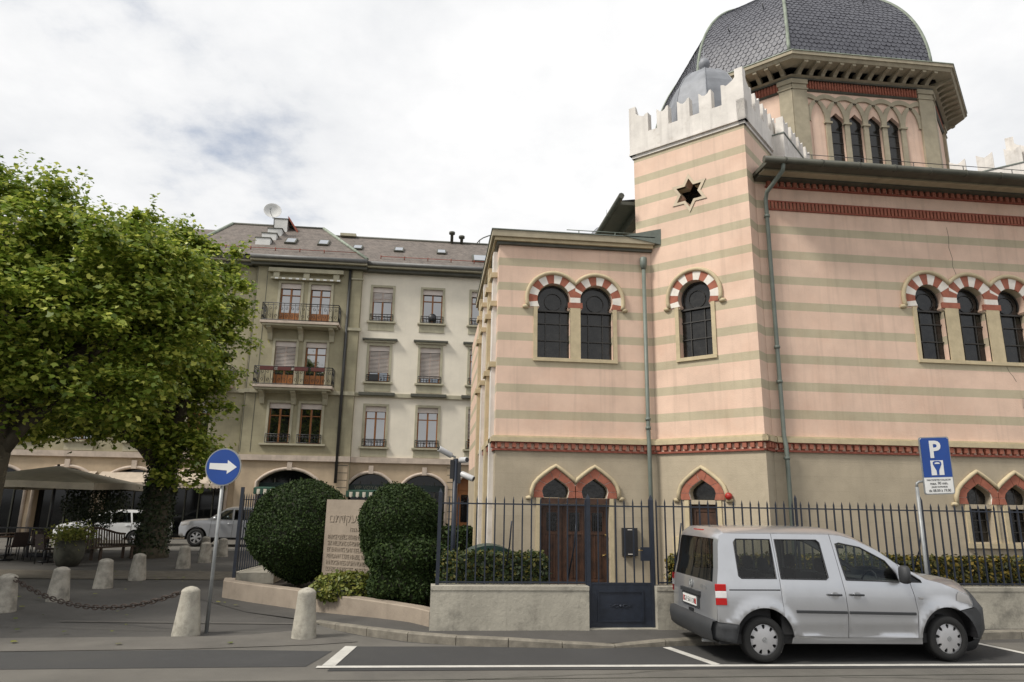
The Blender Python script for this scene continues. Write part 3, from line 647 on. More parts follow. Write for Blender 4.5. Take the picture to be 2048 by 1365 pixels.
rt_.add([(*p, 9.445) for p in A_]+[(*p, 10.3) for p in B_], [(i, (i+1) % 8, 8+(i+1) % 8, 8+i) for i in range(8) if i != 7]+[tuple(range(8, 16))]); rt_.build('roof', M_SLATE, SYN)
# white crest walls running from the towers to the drum
def crest(p0, p1, z0, zt, n):
    d = math.atan2(p1[1]-p0[1], p1[0]-p0[0]); fr = Frame(p0, d); L_ = math.hypot(p1[0]-p0[0], p1[1]-p0[1])
    c = MB().obox(p0, fr.u, 0, L_, -.32, .32, z0, zt).build('crest_wall', M_WHITE, SYN)
    MB().obox(p0, fr.u, -.02, L_+.02, -.34, .34, zt, zt+.03).build('crest_coping', M_PIPE, c)
    for i in range(n):
        a = L_*(i+.5)/n; w_ = L_/n*.30; zz_ = zt+.031
        MB().prism([(a-w_, zz_), (a+w_, zz_), (a+w_, zz_+.5), (a+w_*.4, zz_+.42), (a, zz_+.38), (a-w_*.4, zz_+.42), (a-w_, zz_+.5)], fr.P, .12, .30).build('merlon', M_WHITE, c)
crest((7.98, 14.73), (9.75, 16.5), 9.5, 11.0, 4)
crest((2*XC-9.75, 16.5), (2*XC-7.98, 14.73), 9.5, 11.0, 4)
# --- drum and dome
rC, wC = 4.29, 2.255
def octo(k, z): 
    r, w_ = rC-k, wC-k*.42
    return [(XC+a, YC+b, z) for a, b in ((-w_, -r), (w_, -r), (r, -w_), (r, w_), (w_, r), (-w_, r), (-r, w_), (-r, -w_))]
def ring(k0, z0, k1, z1, m, name, par=SYN):
    """solid octagonal moulding between two offsets"""
    mb = MB(); a, b = octo(k0, z0), octo(k1, z1); c, d = octo(max(k0, k1)+.4, z1), octo(max(k0, k1)+.4, z0)
    vs_ = a+b+c+d; fs = []
    for i in range(8):
        j = (i+1) % 8; fs += [(i, j, 8+j, 8+i), (8+i, 8+j, 16+j, 16+i), (j, i, 24+i, 24+j)]
    return mb.add(vs_, fs).build(name, m, par)
KW = .27   # wall face sits this far inside the cornice edge
co = ring(-.42, 14.42, -.42, 14.52, M_CORN, 'drum_cornice'); ring(-.33, 14.33, -.38, 14.418, M_CORN, 'cornice_moulding', co); ring(-.44, 14.522, -.43, 14.55, M_COPPER, 'cornice_flashing', co); ring(-.42, 14.551, .10, 14.86, M_SLATE, 'cornice_roof', co)
ring(.17, 14.045, .17, 14.085, M_EAVE, 'cornice_moulding', co); ring(.20, 14.087, .08, 14.12, M_CORN, 'cornice_moulding', co)
ring(.24, 13.72, .20, 13.765, M_EAVE, 'cornice_moulding', co)
ow = octo(KW, 0)
for i in range(8):
    p, q = Vector(ow[i][:2]), Vector(ow[(i+1) % 8][:2]); L_ = (q-p).length; ang = math.atan2(q.y-p.y, q.x-p.x); fr = Frame(tuple(p), ang); full = i % 2 == 0
    hs = []
    pw = .42 if full else .34
    if full and i == 0:
        nb = 6; bw = (L_-2*pw)/nb
        cs = [pw+bw*(k+.5) for k in range(nb)]
        def lanc(c, w_, zb): return [(c-w_, zb), (c+w_, zb), (c+w_, 12.74), (c+w_+.03, 12.81), (c+w_, 12.90), (c+w_*.45, 13.01), (c, 13.10), (c-w_*.45, 13.01), (c-w_, 12.90), (c-w_-.03, 12.81), (c-w_, 12.74)]
        hs = [lanc(c, bw*.38, 10.9) for c in cs[1:5]]
        for c in cs[1:5]:
            g_ = flat(fr, lanc(c, bw*.40, 10.85), -.11).build('drum_window', M_DGLASS, SYN)
            [MB().obox(fr.P(c, 0)[:2], fr.u, -.2, .2, -.105, -.09, z-.01, z+.01).build('glazing_bar', M_LEAD, g_) for z in (11.5, 11.85, 12.2, 12.55)]
        # pillars with capitals between the lancets, interlaced arches above
        for k in range(1, nb):
            a = pw+bw*k; pl_ = MB().obox(fr.o, fr.u, a-bw*.12, a+bw*.12, -.02, .05, 10.6, 12.72).build('drum_pillar', M_GTRIM, SYN)
            MB().obox(fr.o, fr.u, a-bw*.2, a+bw*.2, -.02, .085, 12.722, 12.78).build('capital', M_GTRIM, pl_)
        for k in range(nb+1):
            c = pw+bw*k
            for sg in (-1, 1):
                pts = [(c+sg*bw*.5*math.sin(t)*1.9-sg*bw*.0, 12.9+.85*(1-math.cos(t))) for t in np.linspace(0, PI/2*.98, 9)]
                pts = [(c+sg*(bw*1.0)*(1-math.cos(t)), 12.78+.80*math.sin(t)) for t in np.linspace(0, PI/2, 11)]
                pts = [(min(max(a, pw), L_-pw), b) for a, b in pts if pw-.001 <= a <= L_-pw+.001]
                if len(pts) < 2: continue
                s_ = MB(); wd = .07
                for (a, b), (a2, b2) in zip(pts[:-1], pts[1:]):
                    s_.prism([(a-wd, b), (a+wd, b), (a2+wd, b2), (a2-wd, b2)] if abs(b2-b) > abs(a2-a) else [(a, b-wd), (a2, b2-wd), (a2, b2+wd), (a, b+wd)], fr.P, -.01, .045+.002*(sg > 0)+.0007*k)
                s_.build('interlaced_arch', M_GTRIM, SYN)
        for a in (cs[0], cs[-1]):
            s_ = MB().prism(lanc(a, bw*.32, 10.8), fr.P, -.02, .012).build('blind_niche', M_PINK, SYN)
    mb = wallpanel(MB(), fr, [(0, 10.2), (L_, 10.2), (L_, 14.2), (0, 14.2)], hs, .12); mb.build('drum_wall', M_PINK, SYN)
    for a0, a1 in ((-.02, pw), (L_-pw, L_+.02)):
        pl_ = MB().obox(fr.o, fr.u, a0, a1, -.05, .075, 10.2, 13.90).build('corner_pilaster', M_GTRIM, SYN)
        MB().obox(fr.o, fr.u, a0-.03, a1+.03, -.05, .10, 13.73, 13.77).build('pilaster_band', M_GTRIM, pl_); MB().obox(fr.o, fr.u, a0-.03, a1+.03, -.05, .11, 13.902, 14.04).build('pilaster_cap', M_GTRIM, pl_)
    # red fluted frieze and the bracket row
    fz = MB(); n = int((L_-2*pw)/.085)
    for k in range(n): c = pw+(k+.5)*(L_-2*pw)/n; fz.tube([fr.P(c, 13.77, .03), fr.P(c, 14.04, .03)], .032, 6)
    fz.obox(fr.o, fr.u, pw, L_-pw, -.02, .02, 13.766, 14.044); fz = fz.build('red_frieze', M_RED, SYN); fz['kind'] = 'stuff'
    n = 12 if full else 8
    for k in range(n):
        c = L_*(k+.5)/n; MB().prism([(0, 14.121), (.14, 14.121), (.20, 14.19), (.34, 14.25), (.58, 14.27), (.58, 14.329), (0, 14.329)], lambda a, b, d, fr=fr, c=c: fr.P(c+d, b, a), -.055, .055).build('bracket', M_CORN, co)
# dome: slate courses on eight curved faces, copper ribs
def dome_pt(t, k):   # t 0..1 up the profile (angle), k corner index (float between corners)
    th = t*PI/2; rr = math.cos(th)**.92; z = 14.84+4.4*math.sin(th)
    o_ = octo(.12, 0); a = Vector(o_[int(k) % 8][:2]); b = Vector(o_[(int(k)+1) % 8][:2]); p = a.lerp(b, k-int(k))
    return Vector((XC+(p.x-XC)*rr, YC+(p.y-YC)*rr, z))
core = MB(); T_ = 24
for k in range(8):
    vs_ = [tuple(dome_pt(i/T_, k+j)*1.0) for i in range(T_+1) for j in (0, .999999)]
    core.add(vs_, [(2*i, 2*i+1, 2*i+3, 2*i+2) for i in range(T_)])
DOME = core.build('dome', M_SLATE, SYN)
rows = 46
for k in range(8):
    sl = MB()
    for i in range(rows):
        t0, t1 = (i-.25)/rows*.93, (i+1.35)/rows*.93; t0 = max(t0, 0.0)
        a0, a1 = dome_pt(t0, k), dome_pt(t0, k+.99999); wd = (a1-a0).length; n = max(1, round(wd/.155))
        nrm = ((a1-a0).cross(dome_pt(t1, k+.5)-dome_pt(t0, k+.5))).normalized()
        for j in range(n+1):
            c = (j+(.5 if i % 2 else 0))/n; h = .48/n
            if c-h < 0: l, r = 0, c+h
            elif c+h > 1: l, r = c-h, 1
            else: l, r = c-h, c+h
            if r-l < .2/n: continue
            lift = .022+random.uniform(-.004, .006); q = []
            tm = t0+(t1-t0)*.3
            for (cc, tt, lf) in ((l, t1, .002), (r, t1, .002), (r, tm, lift), (l+(r-l)*.82, t0+(t1-t0)*.08, lift), ((l+r)/2, t0, lift), (l+(r-l)*.18, t0+(t1-t0)*.08, lift), (l, tm, lift)):
                p = dome_pt(tt, k).lerp(dome_pt(tt, k+.99999), cc)+nrm*lf; q.append(tuple(p))
            m_ = len(sl.v); sl.add(q, [(1, 0, 6, 5, 4, 3, 2)])
            if k in (0, 7, 1): sl.add([q[2], q[3], q[4], q[5], q[6]]+[tuple(Vector(p)-nrm*.02) for p in q[2:7]], [(i2, i2+5, i2+6, i2+1) for i2 in range(4)])
    for f in range(len(sl.f)): pass
    o = sl.build('slate_course', M_SLATE, DOME); o['kind'] = 'stuff'
for k in range(8):
    MB().tube([tuple(dome_pt(i/28*.97, k)*1.0+Vector((0, 0, .02))) for i in range(29)], .052, 7).build('dome_rib', M_COPPER, DOME)
for k, t, c in ((0, .38, .35), (0, .40, .72), (7, .33, .75), (7, .25, .35), (0, .7, .5), (7, .52, .7), (1, .3, .5)):
    p = dome_pt(t, k).lerp(dome_pt(t, k+.9999), c); d = (p-Vector((XC, YC, 15.5))).normalized()
    MB().tube([tuple(p), tuple(p+d*.10), tuple(p+d*.13+Vector((0, 0, .08)))], .016, 5).build('roof_hook', M_BLACK, DOME)
MB().lathe([(.75, 0), (.75, .5), (.85, .52), (.85, .6), (.5, .9), (.12, 1.1), (.05, 1.5)], 8, (XC, YC), 19.05, smooth=False).build('lantern', M_COPPER, DOME)
# small fittings on the walls
tag(MB().obox(FA.o, FA.u, 4.13, 4.46, 0, .10, 1.0, 1.58).build('letter_box', M_BLACK), 'flat black metal letter box on the annex wall beside the wooden door', 'letter box')
lb = bpy.data.objects['letter_box']
for z in (1.03, 1.535): MB().obox(FA.o, FA.u, 4.24, 4.34, .10, .106, z, z+.015).build('label_plate', M_VW, lb)
tag(MB().obox(FT.o, FT.u, -2.10, -1.93, 0, .05, 1.05, 1.42).build('meter_box', M_TRIM), 'small cream meter box on the tower wall beside its narrow door', 'box')
al = MB(); al.lathe([(.05, -.03), (.075, -.02), (.075, .03), (.06, .06), (.02, .075)], 14, (0, 0), 0)
ao = al.build('alarm_beacon', mat('red_plastic', (.35, .02, .015), rough=.3, var=.05)); ao.location = FT.P(-.80, 2.27, .06); ao.rotation_euler = (PI/2, 0, -PI/4); tag(ao, 'small round red alarm beacon on the tower wall by the pointed arch', 'alarm')
for pts in ([(11.62, 8.45), (11.64, 8.2), (11.61, 7.95), (11.66, 7.7), (11.64, 7.5), (11.70, 7.3), (11.71, 7.15)], [(12.62, 5.2), (12.66, 5.08), (12.74, 4.98), (12.80, 4.86)], [(12.9, 4.5), (12.87, 4.3), (12.93, 4.1), (12.92, 3.8)]):
    MB().tube([FR.P(a, b, -.001) for a, b in pts], .0055, 4).build('wall_crack', M_EAVE, SYN)
# ================================================================== walls, fences, gate
YW = 11.7
def garden_wall(x0, x1, label):
    o = MB(); o.box(x0, x1, YW, YW+.32, 0, .69); w_ = o.build('garden_wall', M_CONC)
    MB().box(x0-.001, x1+.001, YW-.012, YW+.33, .692, .755).build('wall_coping', M_CONC, w_)
    return tag(w_, label, 'wall')
garden_wall(.05, 2.62, 'stained concrete garden wall left of the blue iron gate')
wr = garden_wall(3.76, 15.5, 'stained concrete garden wall behind the parked silver van')
for x in (5.6, 7.45, 9.30, 11.15, 13): MB().box(x-.006, x+.006, YW-.004, YW+.1, .0, .69).build('wall_joint', M_EAVE, wr)
YFN = 11.86
bar_mesh = None
def bar(parent, x, y, z0=.80, z1=2.18, r=.011):
    global bar_mesh
    if bar_mesh is None:
        t = MB(); t.add([(-r, -r, 0), (r, -r, 0), (r, r, 0), (-r, r, 0), (-r, -r, 1.33), (r, -r, 1.33), (r, r, 1.33), (-r, r, 1.33), (0, 0, 1.40)], [(0, 3, 2, 1), (0, 1, 5, 4), (1, 2, 6, 5), (2, 3, 7, 6), (3, 0, 4, 7), (4, 5, 8), (5, 6, 8), (6, 7, 8), (7, 4, 8)])
        me = bpy.data.meshes.new('bar'); me.from_pydata(t.v, [], t.f); me.materials.append(M_IRON); bar_mesh = me
    b = bpy.data.objects.new('bar', bar_mesh); COL.objects.link(b); b.parent = parent; b.location = (x, y, z0); b.scale = (1, 1, (z1-z0)/1.40); return b
def fence(name, label, x0, x1, posts, braces):
    t = thing(name, label, 'fence', (x0, YFN, .75)); f = lambda x: x-x0
    for z in (.80, 2.045): MB().box(0, x1-x0, -.012, .012, z-.75-.012, z-.75+.012).build('rail', M_IRON, t)
    n = round((x1-x0)/.1545)
    for i in range(n+1):
        x = x0+(x1-x0)*i/n
        if min(abs(x-p) for p in posts) > .05: bar(t, f(x), 0, .02, 1.43)
    for k_, p in enumerate(posts):
        pr_ = .03 if p < 1 else .017
        q = MB().box(f(p)-pr_, f(p)+pr_, -pr_, pr_, -.05, 1.47); q.add([(f(p)-pr_, -pr_, 1.47), (f(p)+pr_, -pr_, 1.47), (f(p)+pr_, pr_, 1.47), (f(p)-pr_, pr_, 1.47), (f(p), 0, 1.54)], [(0, 1, 4), (1, 2, 4), (2, 3, 4), (3, 0, 4)]); q.build('post', M_IRON, t)
    for p in braces: MB().tube([(f(p), .02, 1.02), (f(p)-.02, .12, .6), (f(p)-.08, .42, 0)], .013, 6).build('brace', M_IRON, t)
fence('iron_fence', 'dark blue iron bar fence on the wall beside the clipped hedge', .15, 2.60, (.15,), (1.35, 2.45))
fence('iron_fence', 'dark blue iron bar fence on the wall behind the silver van', 3.84, 15.4, (6.37, 8.75, 11.1, 13.4), (4.28, 6.4, 8.72, 11.05, 13.4))
# gate
gt_ = thing('iron_gate', 'dark blue iron gate with solid lower panel and ornament', 'gate', (2.65, YFN, .05))
G = lambda x: x-2.65
MB().box(G(2.665), G(3.735), -.02, .02, .03, .72).build('lower_panel', M_IRON, gt_)
for x in (2.645, 3.745):
    q = MB().box(G(x)-.035, G(x)+.035, -.035, .035, -.05, 2.10); q.add([(G(x)-.035, -.035, 2.1), (G(x)+.035, -.035, 2.1), (G(x)+.035, .035, 2.1), (G(x)-.035, .035, 2.1), (G(x), 0, 2.19)], [(0, 1, 4), (1, 2, 4), (2, 3, 4), (3, 0, 4)]); q.build('gate_post', M_IRON, gt_)
for i in range(6): bar(gt_, G(2.665+.153*(i+1)), 0, .72, 2.12)
MB().box(.02, 1.08, -.013, .013, 1.975, 1.999).build('rail', M_IRON, gt_); MB().box(.02, 1.08, -.025, .025, .721, .75).build('rail', M_IRON, gt_)
fm = MB()
for a0, a1, z0, z1 in ((G(2.79), G(3.57), .60, .625), (G(2.79), G(3.57), .14, .165), (G(2.79), G(2.815), .1655, .5995), (G(3.545), G(3.57), .1655, .5995)): fm.box(a0, a1, -.034, -.019, z0, z1)
fm.build('panel_moulding', M_IRON, gt_)
orn = MB(); cx_ = G(3.18)
orn.lathe([(.0, -.0), (.028, .0), (.022, .012), (.0, .016)], 12, (0, 0), 0)
orn.v = [(cx_+v[0], -.021-v[2], .385+v[1]) for v in orn.v]
for sg in (-1, 1):
    for vy in (-1, 1): orn.tube([(cx_+sg*(.03+.16*t), -.024, .385+vy*(.028*math.sin(t*PI*1.6)*(1-t*.6))) for t in np.linspace(0, 1, 10)], [.009*(1-.6*t) for t in np.linspace(0, 1, 10)], 5)
orn.build('ornament', M_IRON, gt_)
MB().box(G(3.55), G(3.715), -.03, .03, 1.10, 1.32).build('lock_box', M_IRON, gt_); MB().tube([(G(3.56), -.03, 1.27), (G(3.56), -.07, 1.27), (G(3.49), -.07, 1.275)], .008, 6).build('gate_handle', MATS['brass'], gt_)
MB().box(2.62, 3.78, YW+.03, YW+.34, .0, .10).build('gate_step', M_CONC); tag(bpy.data.objects['gate_step'], 'low concrete step under the blue iron gate', 'step')
# fence running back from the planter corner
t = thing('iron_fence', 'dark blue iron fence running back behind the big clipped bush', 'fence', (-4.35, 17.0, .35))
MB().box(-.035, .035, -.035, .035, -.3, 1.98).build('post', M_IRON, t)
dx, dy = .09, .99
for i in range(1, 50): bar(t, dx*.155*i, dy*.155*i, .1, 1.85)
for z in (.12, 1.7): MB().tube([(0, 0, z), (dx*7.7, dy*7.7, z)], .014, 4).build('rail', M_IRON, t)
MB().box(-.05, .85, .1, 8.0, -.35, .08).build('fence_base', M_CONC, t)
# low rose stone planter wall, slightly curved
pw_ = [(-4.55, 17.0), (-4.42, 16.45), (-3.7, 15.75), (-2.8, 14.98), (-1.86, 14.12), (-.9, 13.2), (-.25, 12.5), (.045, 12.05)]
mb = MB(); n = len(pw_); vs_ = []
for i, p in enumerate(pw_):
    a = Vector(pw_[max(i-1, 0)]); b = Vector(pw_[min(i+1, n-1)]); d = (b-a).normalized(); nn_ = Vector((-d.y, d.x)); nn_ = nn_ if nn_.y > 0 else -nn_
    for off, z in ((0, -.1), (0, .315), (.015, .33), (.24, .33), (.24, -.1)): q = Vector(p)+nn_*off; vs_.append((q.x, q.y, z))
mb.add(vs_, [(5*i+j, 5*i+j+1, 5*i+j+6, 5*i+j+5) for i in range(n-1) for j in range(4)]+[(0, 4, 3, 2, 1), tuple(5*(n-1)+j for j in range(5))])
tag(mb.build('planter_wall', M_ROSE), 'low curved rose stone planter wall in front of the bushes', 'wall')
sheet('planting_bed', [(-4.3, 17), (-3.6, 15.9), (-1.7, 14.2), (.0, 12.6), (2.6, 12.05), (2.6, 12.9), (1.2, 13), (.9, 20), (-4.2, 24)], .2, mat('soil', (.035, .025, .018), rough=1, var=.3, bump=.6, bscale=30))
sheet('garden_ground', [(-4, 24), (.8, 13.2), (2.6, 12.03), (15, 12.03), (15, 13.8), (7.0, 13.8), (4.9, 15.2), (1.3, 15.2), (1.3, 26)], .092, M_PLAZA)
# memorial stone with raised lettering
ms_a = math.radians(-34); FM = Frame((-2.22, 15.57), ms_a)
ms = MB().obox(FM.o, FM.u, 0, 1.75, -.28, 0, .25, 2.08).build('memorial_stone', M_ROSE); tag(ms, 'rose stone memorial slab with raised Hebrew and French lettering between two bushes', 'memorial')
Pm = lambda a, b, d: FM.P(a, b, d)
def line(s, z, size, sq=.8): text(s, size, lambda a, b, d: FM.P(.10+a, z+b, d), .012, 'inscription', M_ROSE, ms, align='LEFT', squeeze=sq)
line('\u05D0\u05EA \u05E2\u05E7\u05D3\u05EA\u05DD'[::-1], 1.62, .24, 1.0)
text('1933-1945', .11, lambda a, b, d: FM.P(.88+a, 1.44+b, d), .012, 'inscription', M_ROSE, ms, squeeze=.85)
for i, s in enumerate(("PARCE QU'ILS ETAIENT JUIFS", "SIX MILLIONS D'HOMMES FEMMES", "ET ENFANTS ONT ETE ASSASSINES", "PENDANT L'ERE NAZIE, VICTIMES", "INNOCENTES D'UN MONDE", "LOURD DE PECHES, QUE L'ON SE", "SOUVIENNE DE LEUR MARTYRE")): line(s, 1.28-.128*i, .125, .68)
# ================================================================== signs, cctv, bollards, chain
M_GALV = mat('galvanised_steel', (.30, .31, .31), rough=.5, var=.12, metal=.4, scale=8)
M_BLUE = mat('sign_blue', (.008, .055, .27), rough=.35, var=.06)
M_SWHITE = mat('sign_white', (.72, .72, .70), rough=.4, var=.05)
sg = thing('direction_sign', 'round blue sign with white arrow on a grey pole', 'sign', (-3.48, 12.28, 0))
MB().tube([(0, 0, -.1), (0, 0, 2.62)], .03, 12).build('pole', M_GALV, sg)
RS = Matrix.Rotation(math.radians(-11), 3, 'Z')
def SP(a, b, d): v = RS@Vector((a, -d, 0)); return (v.x, v.y-.035, 2.575+b)
MB().prism([(.31*math.cos(t), .31*math.sin(t)) for t in np.linspace(0, 2*PI, 48, endpoint=False)], SP, 0, .02).build('sign_rim', M_GALV, sg)
pl_ = MB().prism([(.29*math.cos(t), .29*math.sin(t)) for t in np.linspace(0, 2*PI, 48, endpoint=False)], SP, .015, .024).build('sign_plate', M_BLUE, sg)
MB().prism([(-.235, -.035), (.075, -.058), (.075, -.115), (.24, .0), (.075, .115), (.075, .058), (-.235, .062)], SP, .02, .027).build('arrow', M_SWHITE, sg)
for z in (2.45, 2.7): MB().tube([(-.04, -.0, z), (.04, 0, z)], .036, 8).build('clamp', M_GALV, sg)
ps = thing('parking_sign', 'blue and white parking meter sign on a grey pole behind the van', 'sign', (8.29, 11.3, .08))
MB().tube([(0, 0, -.1), (.005, 0, 2.36)], .03, 12).build('pole', M_GALV, ps)
MB().tube([(.005, 0, 2.36), (.01, 0, 2.42), (.05, -.01, 2.45), (.12, -.02, 2.455)], .022, 8).build('bracket', M_GALV, ps)
tl = math.radians(4.5)
def PP(a, b, d): return (.37+a*math.cos(.09)-0*b+b*math.sin(tl)*.0+a*0, -.05-d-a*math.sin(.09), 2.73+b+a*math.tan(math.radians(2.5)))
def rrect(w_, h, r, cy=0, n=5):
    o = []
    for cx__, cz, a0 in ((w_-r, h-r, 0), (-w_+r, h-r, 90), (-w_+r, -h+r, 180), (w_-r, -h+r, 270)): o += [(cx__+r*math.cos(math.radians(a0+90*i/n)), cy+cz+r*math.sin(math.radians(a0+90*i/n))) for i in range(n+1)]
    return o
MB().prism(rrect(.265, .49, .04), PP, 0, .02).build('sign_rim', M_GALV, ps)
MB().prism(rrect(.248, .472, .03), PP, .015, .023).build('sign_plate', M_SWHITE, ps)
MB().prism([(-.248, -.20), (.248, -.20), (.248, .445), (.22, .472), (-.22, .472), (-.248, .445)], PP, .02, .026).build('blue_field', M_BLUE, ps)
text('P', .40, lambda a, b, d: PP(a-.01, .14+b, .026+d), .004, 'letter', M_SWHITE, ps, bold=.012)
MB().prism([(-.11, -.165), (.11, -.165), (.11, .085), (-.11, .085)], PP, .02, .030).build('meter_panel', M_SWHITE, ps)
MB().prism([(-.02, -.16), (.02, -.16), (.022, -.09), (.075, .02), (.07, .06), (.04, .075), (-.04, .075), (-.07, .06), (-.075, .02), (-.022, -.09)], PP, .02, .033).build('meter_symbol', M_BLUE, ps)
MB().prism([(-.045, .025), (.045, .025), (.04, .045), (0, .055), (-.04, .045)], PP, .02, .036).build('meter_window', M_SWHITE, ps)
for s, z, sz in (('PARCOMETRE COLLECTIF', -.26, .040), ('max. 90 min.', -.325, .068), ('JOURS OUVRABLES', -.375, .036), ('de 08.00 \u00e0 19.00', -.445, .064)): text(s, sz, lambda a, b, d, z=z: PP(a, z+b, .023+d), .003, 'sign_text', M_BLACK, ps, squeeze=.9)
# cctv mast
cc = thing('camera_mast', 'dark mast with three grey security cameras beside the synagogue', 'camera mast', (.42, 13.0, .1))
MB().tube([(0, 0, -.1), (0, 0, 2.75)], .045, 10).build('mast', M_IRON, cc)
MB().box(-.10, -.03, -.05, .05, 2.38, 2.72).build('junction_box', M_BLACK, cc); MB().box(.035, .10, -.05, .05, 2.30, 2.68).build('junction_box', M_BLACK, cc)
M_CAM = mat('pale_grey_plastic', (.5, .5, .5), rough=.4, var=.05)
for p, q in (((-.08, 0, 2.8), (-.32, -.1, 2.92)), ((.08, 0, 2.72), (.2, -.16, 2.72)), ((.1, 0, 2.48), (.33, -.12, 2.38))):
    p, q = Vector(p), Vector(q); d = (q-p).normalized(); c = MB().tube([tuple(p), tuple(p+d*.02), tuple(q-d*.01), tuple(q)], [.045, .055, .055, .05], 10).build('camera', M_CAM, cc)
    MB().tube([tuple(q-d*.004), tuple(q+d*.008)], .042, 10).build('lens', M_BLACK, c); MB().tube([tuple(p), (0, 0, p.z-.03)], .018, 6).build('camera_arm', M_GALV, c)
# bollards
def bollard(x, y, h, r0, r1, label, m=None, lean=0.0):
    b = MB(); sd_ = random.random()*9
    prof = [(r0*1.02, -.08), (r0, .0), (r0*.98, .05), (r0*.5+r1*.5, h*.5), (r1, h*.86), (r1*1.02, h*.90), (r1*.93, h*.93), (r1*.62, h*.975), (r1*.2, h)]
    b.lathe(prof, 28); b.v = [(v[0]*(1+.02*math.sin(v[2]*9+sd_+math.atan2(v[1], v[0])*2)), v[1]*(1+.02*math.sin(v[2]*11+sd_)), v[2]) for v in b.v]
    o = b.build('stone_bollard', m or M_STONE); o.location = (x, y, 0); o.rotation_euler = (0, lean, random.random()*6)
    return tag(o, label, 'bollard', 'stone bollards on the plaza')
bollard(-3.72, 12.06, .70, .205, .135, 'pale stone bollard holding the end of the rusty chain')
bollard(-1.87, 11.72, .725, .185, .135, 'pale stone bollard beside the low end of the kerb')
row = [(-7.75, 14.5), (-7.52, 15.95), (-7.6, 18.15), (-7.5, 19.85), (-7.47, 23.2), (-7.47, 25.3), (-7.62, 27.8), (-8.6, 29.0), (-6.3, 29.4)]
rl_ = ['dark stone bollard holding the far end of the rusty chain', 'dark weathered bollard under the tree, next after the chain bollard', 'dark weathered bollard on the edge of the cobbled strip',
       'weathered bollard standing on the cobbled strip'] + ['weathered bollard in the far part of the row near the side street']*5
for (x, y), l in zip(row, rl_): bollard(x, y, .64, .21, .15, l, M_STONE2)
# chain between two bollards
ch = thing('bollard_chain', 'rusty iron chain hanging between two stone bollards', 'chain', (-3.85, 12.1, 0), world=True)
a, b = Vector((-3.86, 12.11, .61)), Vector((-7.62, 14.44, .56))
M_RUST = mat('rusty_iron', (.055, .035, .025), rough=.7, var=.3, scale=20, bump=.3)
lk = MB(); ring_ = []
for j in range(16):
    t = 2*PI*j/16; ring_.append((.060*math.cos(t)+(.022 if math.cos(t) > 0 else -.022), .034*math.sin(t), 0))
lk.tube(ring_+[ring_[0], ring_[1]], .0105, 6, cap=False); me = bpy.data.meshes.new('chain_link'); me.from_pydata(lk.v, [], lk.f); me.materials.append(M_RUST); me.polygons.foreach_set('use_smooth', [True]*len(me.polygons))
N_ = 38; pts = [a.lerp(b, i/N_)+Vector((0, 0, -.36*4*(i/N_)*(1-i/N_))) for i in range(N_+1)]
for i in range(N_):
    o = bpy.data.objects.new('chain_link', me); COL.objects.link(o); o.parent = ch; o.matrix_parent_inverse = Matrix.Translation(-Vector(ch.location))
    d = (pts[i+1]-pts[i]).normalized(); o.location = (pts[i]+pts[i+1])/2
    o.rotation_euler = (d.to_track_quat('X', 'Z').to_matrix().to_4x4() @ Matrix.Rotation(PI/2*(i % 2)+.3, 4, 'X')).to_euler()
# wheeled bin
bn = thing('waste_container', 'green wheeled waste container with curved lid behind the hedge', 'container', (1.15, 13.9, .1))
M_BIN = mat('dark_green_plastic', (.012, .04, .03), rough=.4, var=.1)
MB().add([(-.36, -.3, .15), (.36, -.3, .15), (.36, .3, .15), (-.36, .3, .15), (-.42, -.36, 1.02), (.42, -.36, 1.02), (.42, .36, 1.02), (-.42, .36, 1.02)], [(0, 3, 2, 1), (0, 1, 5, 4), (1, 2, 6, 5), (2, 3, 7, 6), (3, 0, 4, 7), (4, 5, 6, 7)]).build('bin_body', M_BIN, bn)
ld = MB(); prof_ = [(x, 1.05+.13*(1-(x/.45)**2)) for x in np.linspace(-.45, .45, 13)]
ld.prism(prof_+[(.45, 1.0), (-.45, 1.0)], lambda a, b, d: (a, d, b), -.40, .40).build('bin_lid', M_BIN, bn)
for x in (-.3, .3): MB().tube([(x-.03, -.25, .08), (x+.03, -.25, .08)], .08, 12).build('wheel', M_BLACK, bn)
# ================================================================== plants
def leaf_cloud(name, P, nrm, size, m, parent=None, jit=.9, lobed=False, up=0.3):
    """many leaf-sized faces: P (n,3) positions, nrm (n,3) preferred normals"""
    n = len(P); nr = nrm+rng.normal(0, jit, (n, 3)); nr[:, 2] += up; nr /= np.linalg.norm(nr, axis=1)[:, None]+1e-9
    a = np.cross(nr, rng.normal(0, 1, (n, 3))); a /= np.linalg.norm(a, axis=1)[:, None]+1e-9; b = np.cross(nr, a)
    s = size*rng.uniform(.6, 1.3, (n, 1))
    if lobed: sh = [(0, -.9), (.7, -.6), (1.0, .05), (.42, .22), (0, 1.15), (-.42, .22), (-1.0, .05), (-.7, -.6)]
    else: sh = [(0, -1), (.55, -.25), (.5, .35), (0, 1), (-.5, .35), (-.55, -.25)]
    k = len(sh); V = np.empty((n, k, 3))
    for i, (x, y) in enumerate(sh):
        fold = -.22*abs(x)
        V[:, i] = P+(a*x+b*y+nr*fold)*s
    me = bpy.data.meshes.new(name); me.vertices.add(n*k); me.vertices.foreach_set('co', V.ravel().astype(np.float32))
    me.loops.add(n*k); me.loops.foreach_set('vertex_index', np.arange(n*k, dtype=np.int32))
    me.polygons.add(n); me.polygons.foreach_set('loop_start', np.arange(0, n*k, k, dtype=np.int32)); me.polygons.foreach_set('loop_total', np.full(n, k, np.int32))
    me.materials.append(m); me.update(calc_edges=True); me.validate()
    o = bpy.data.objects.new(name, me); return link(o, parent)
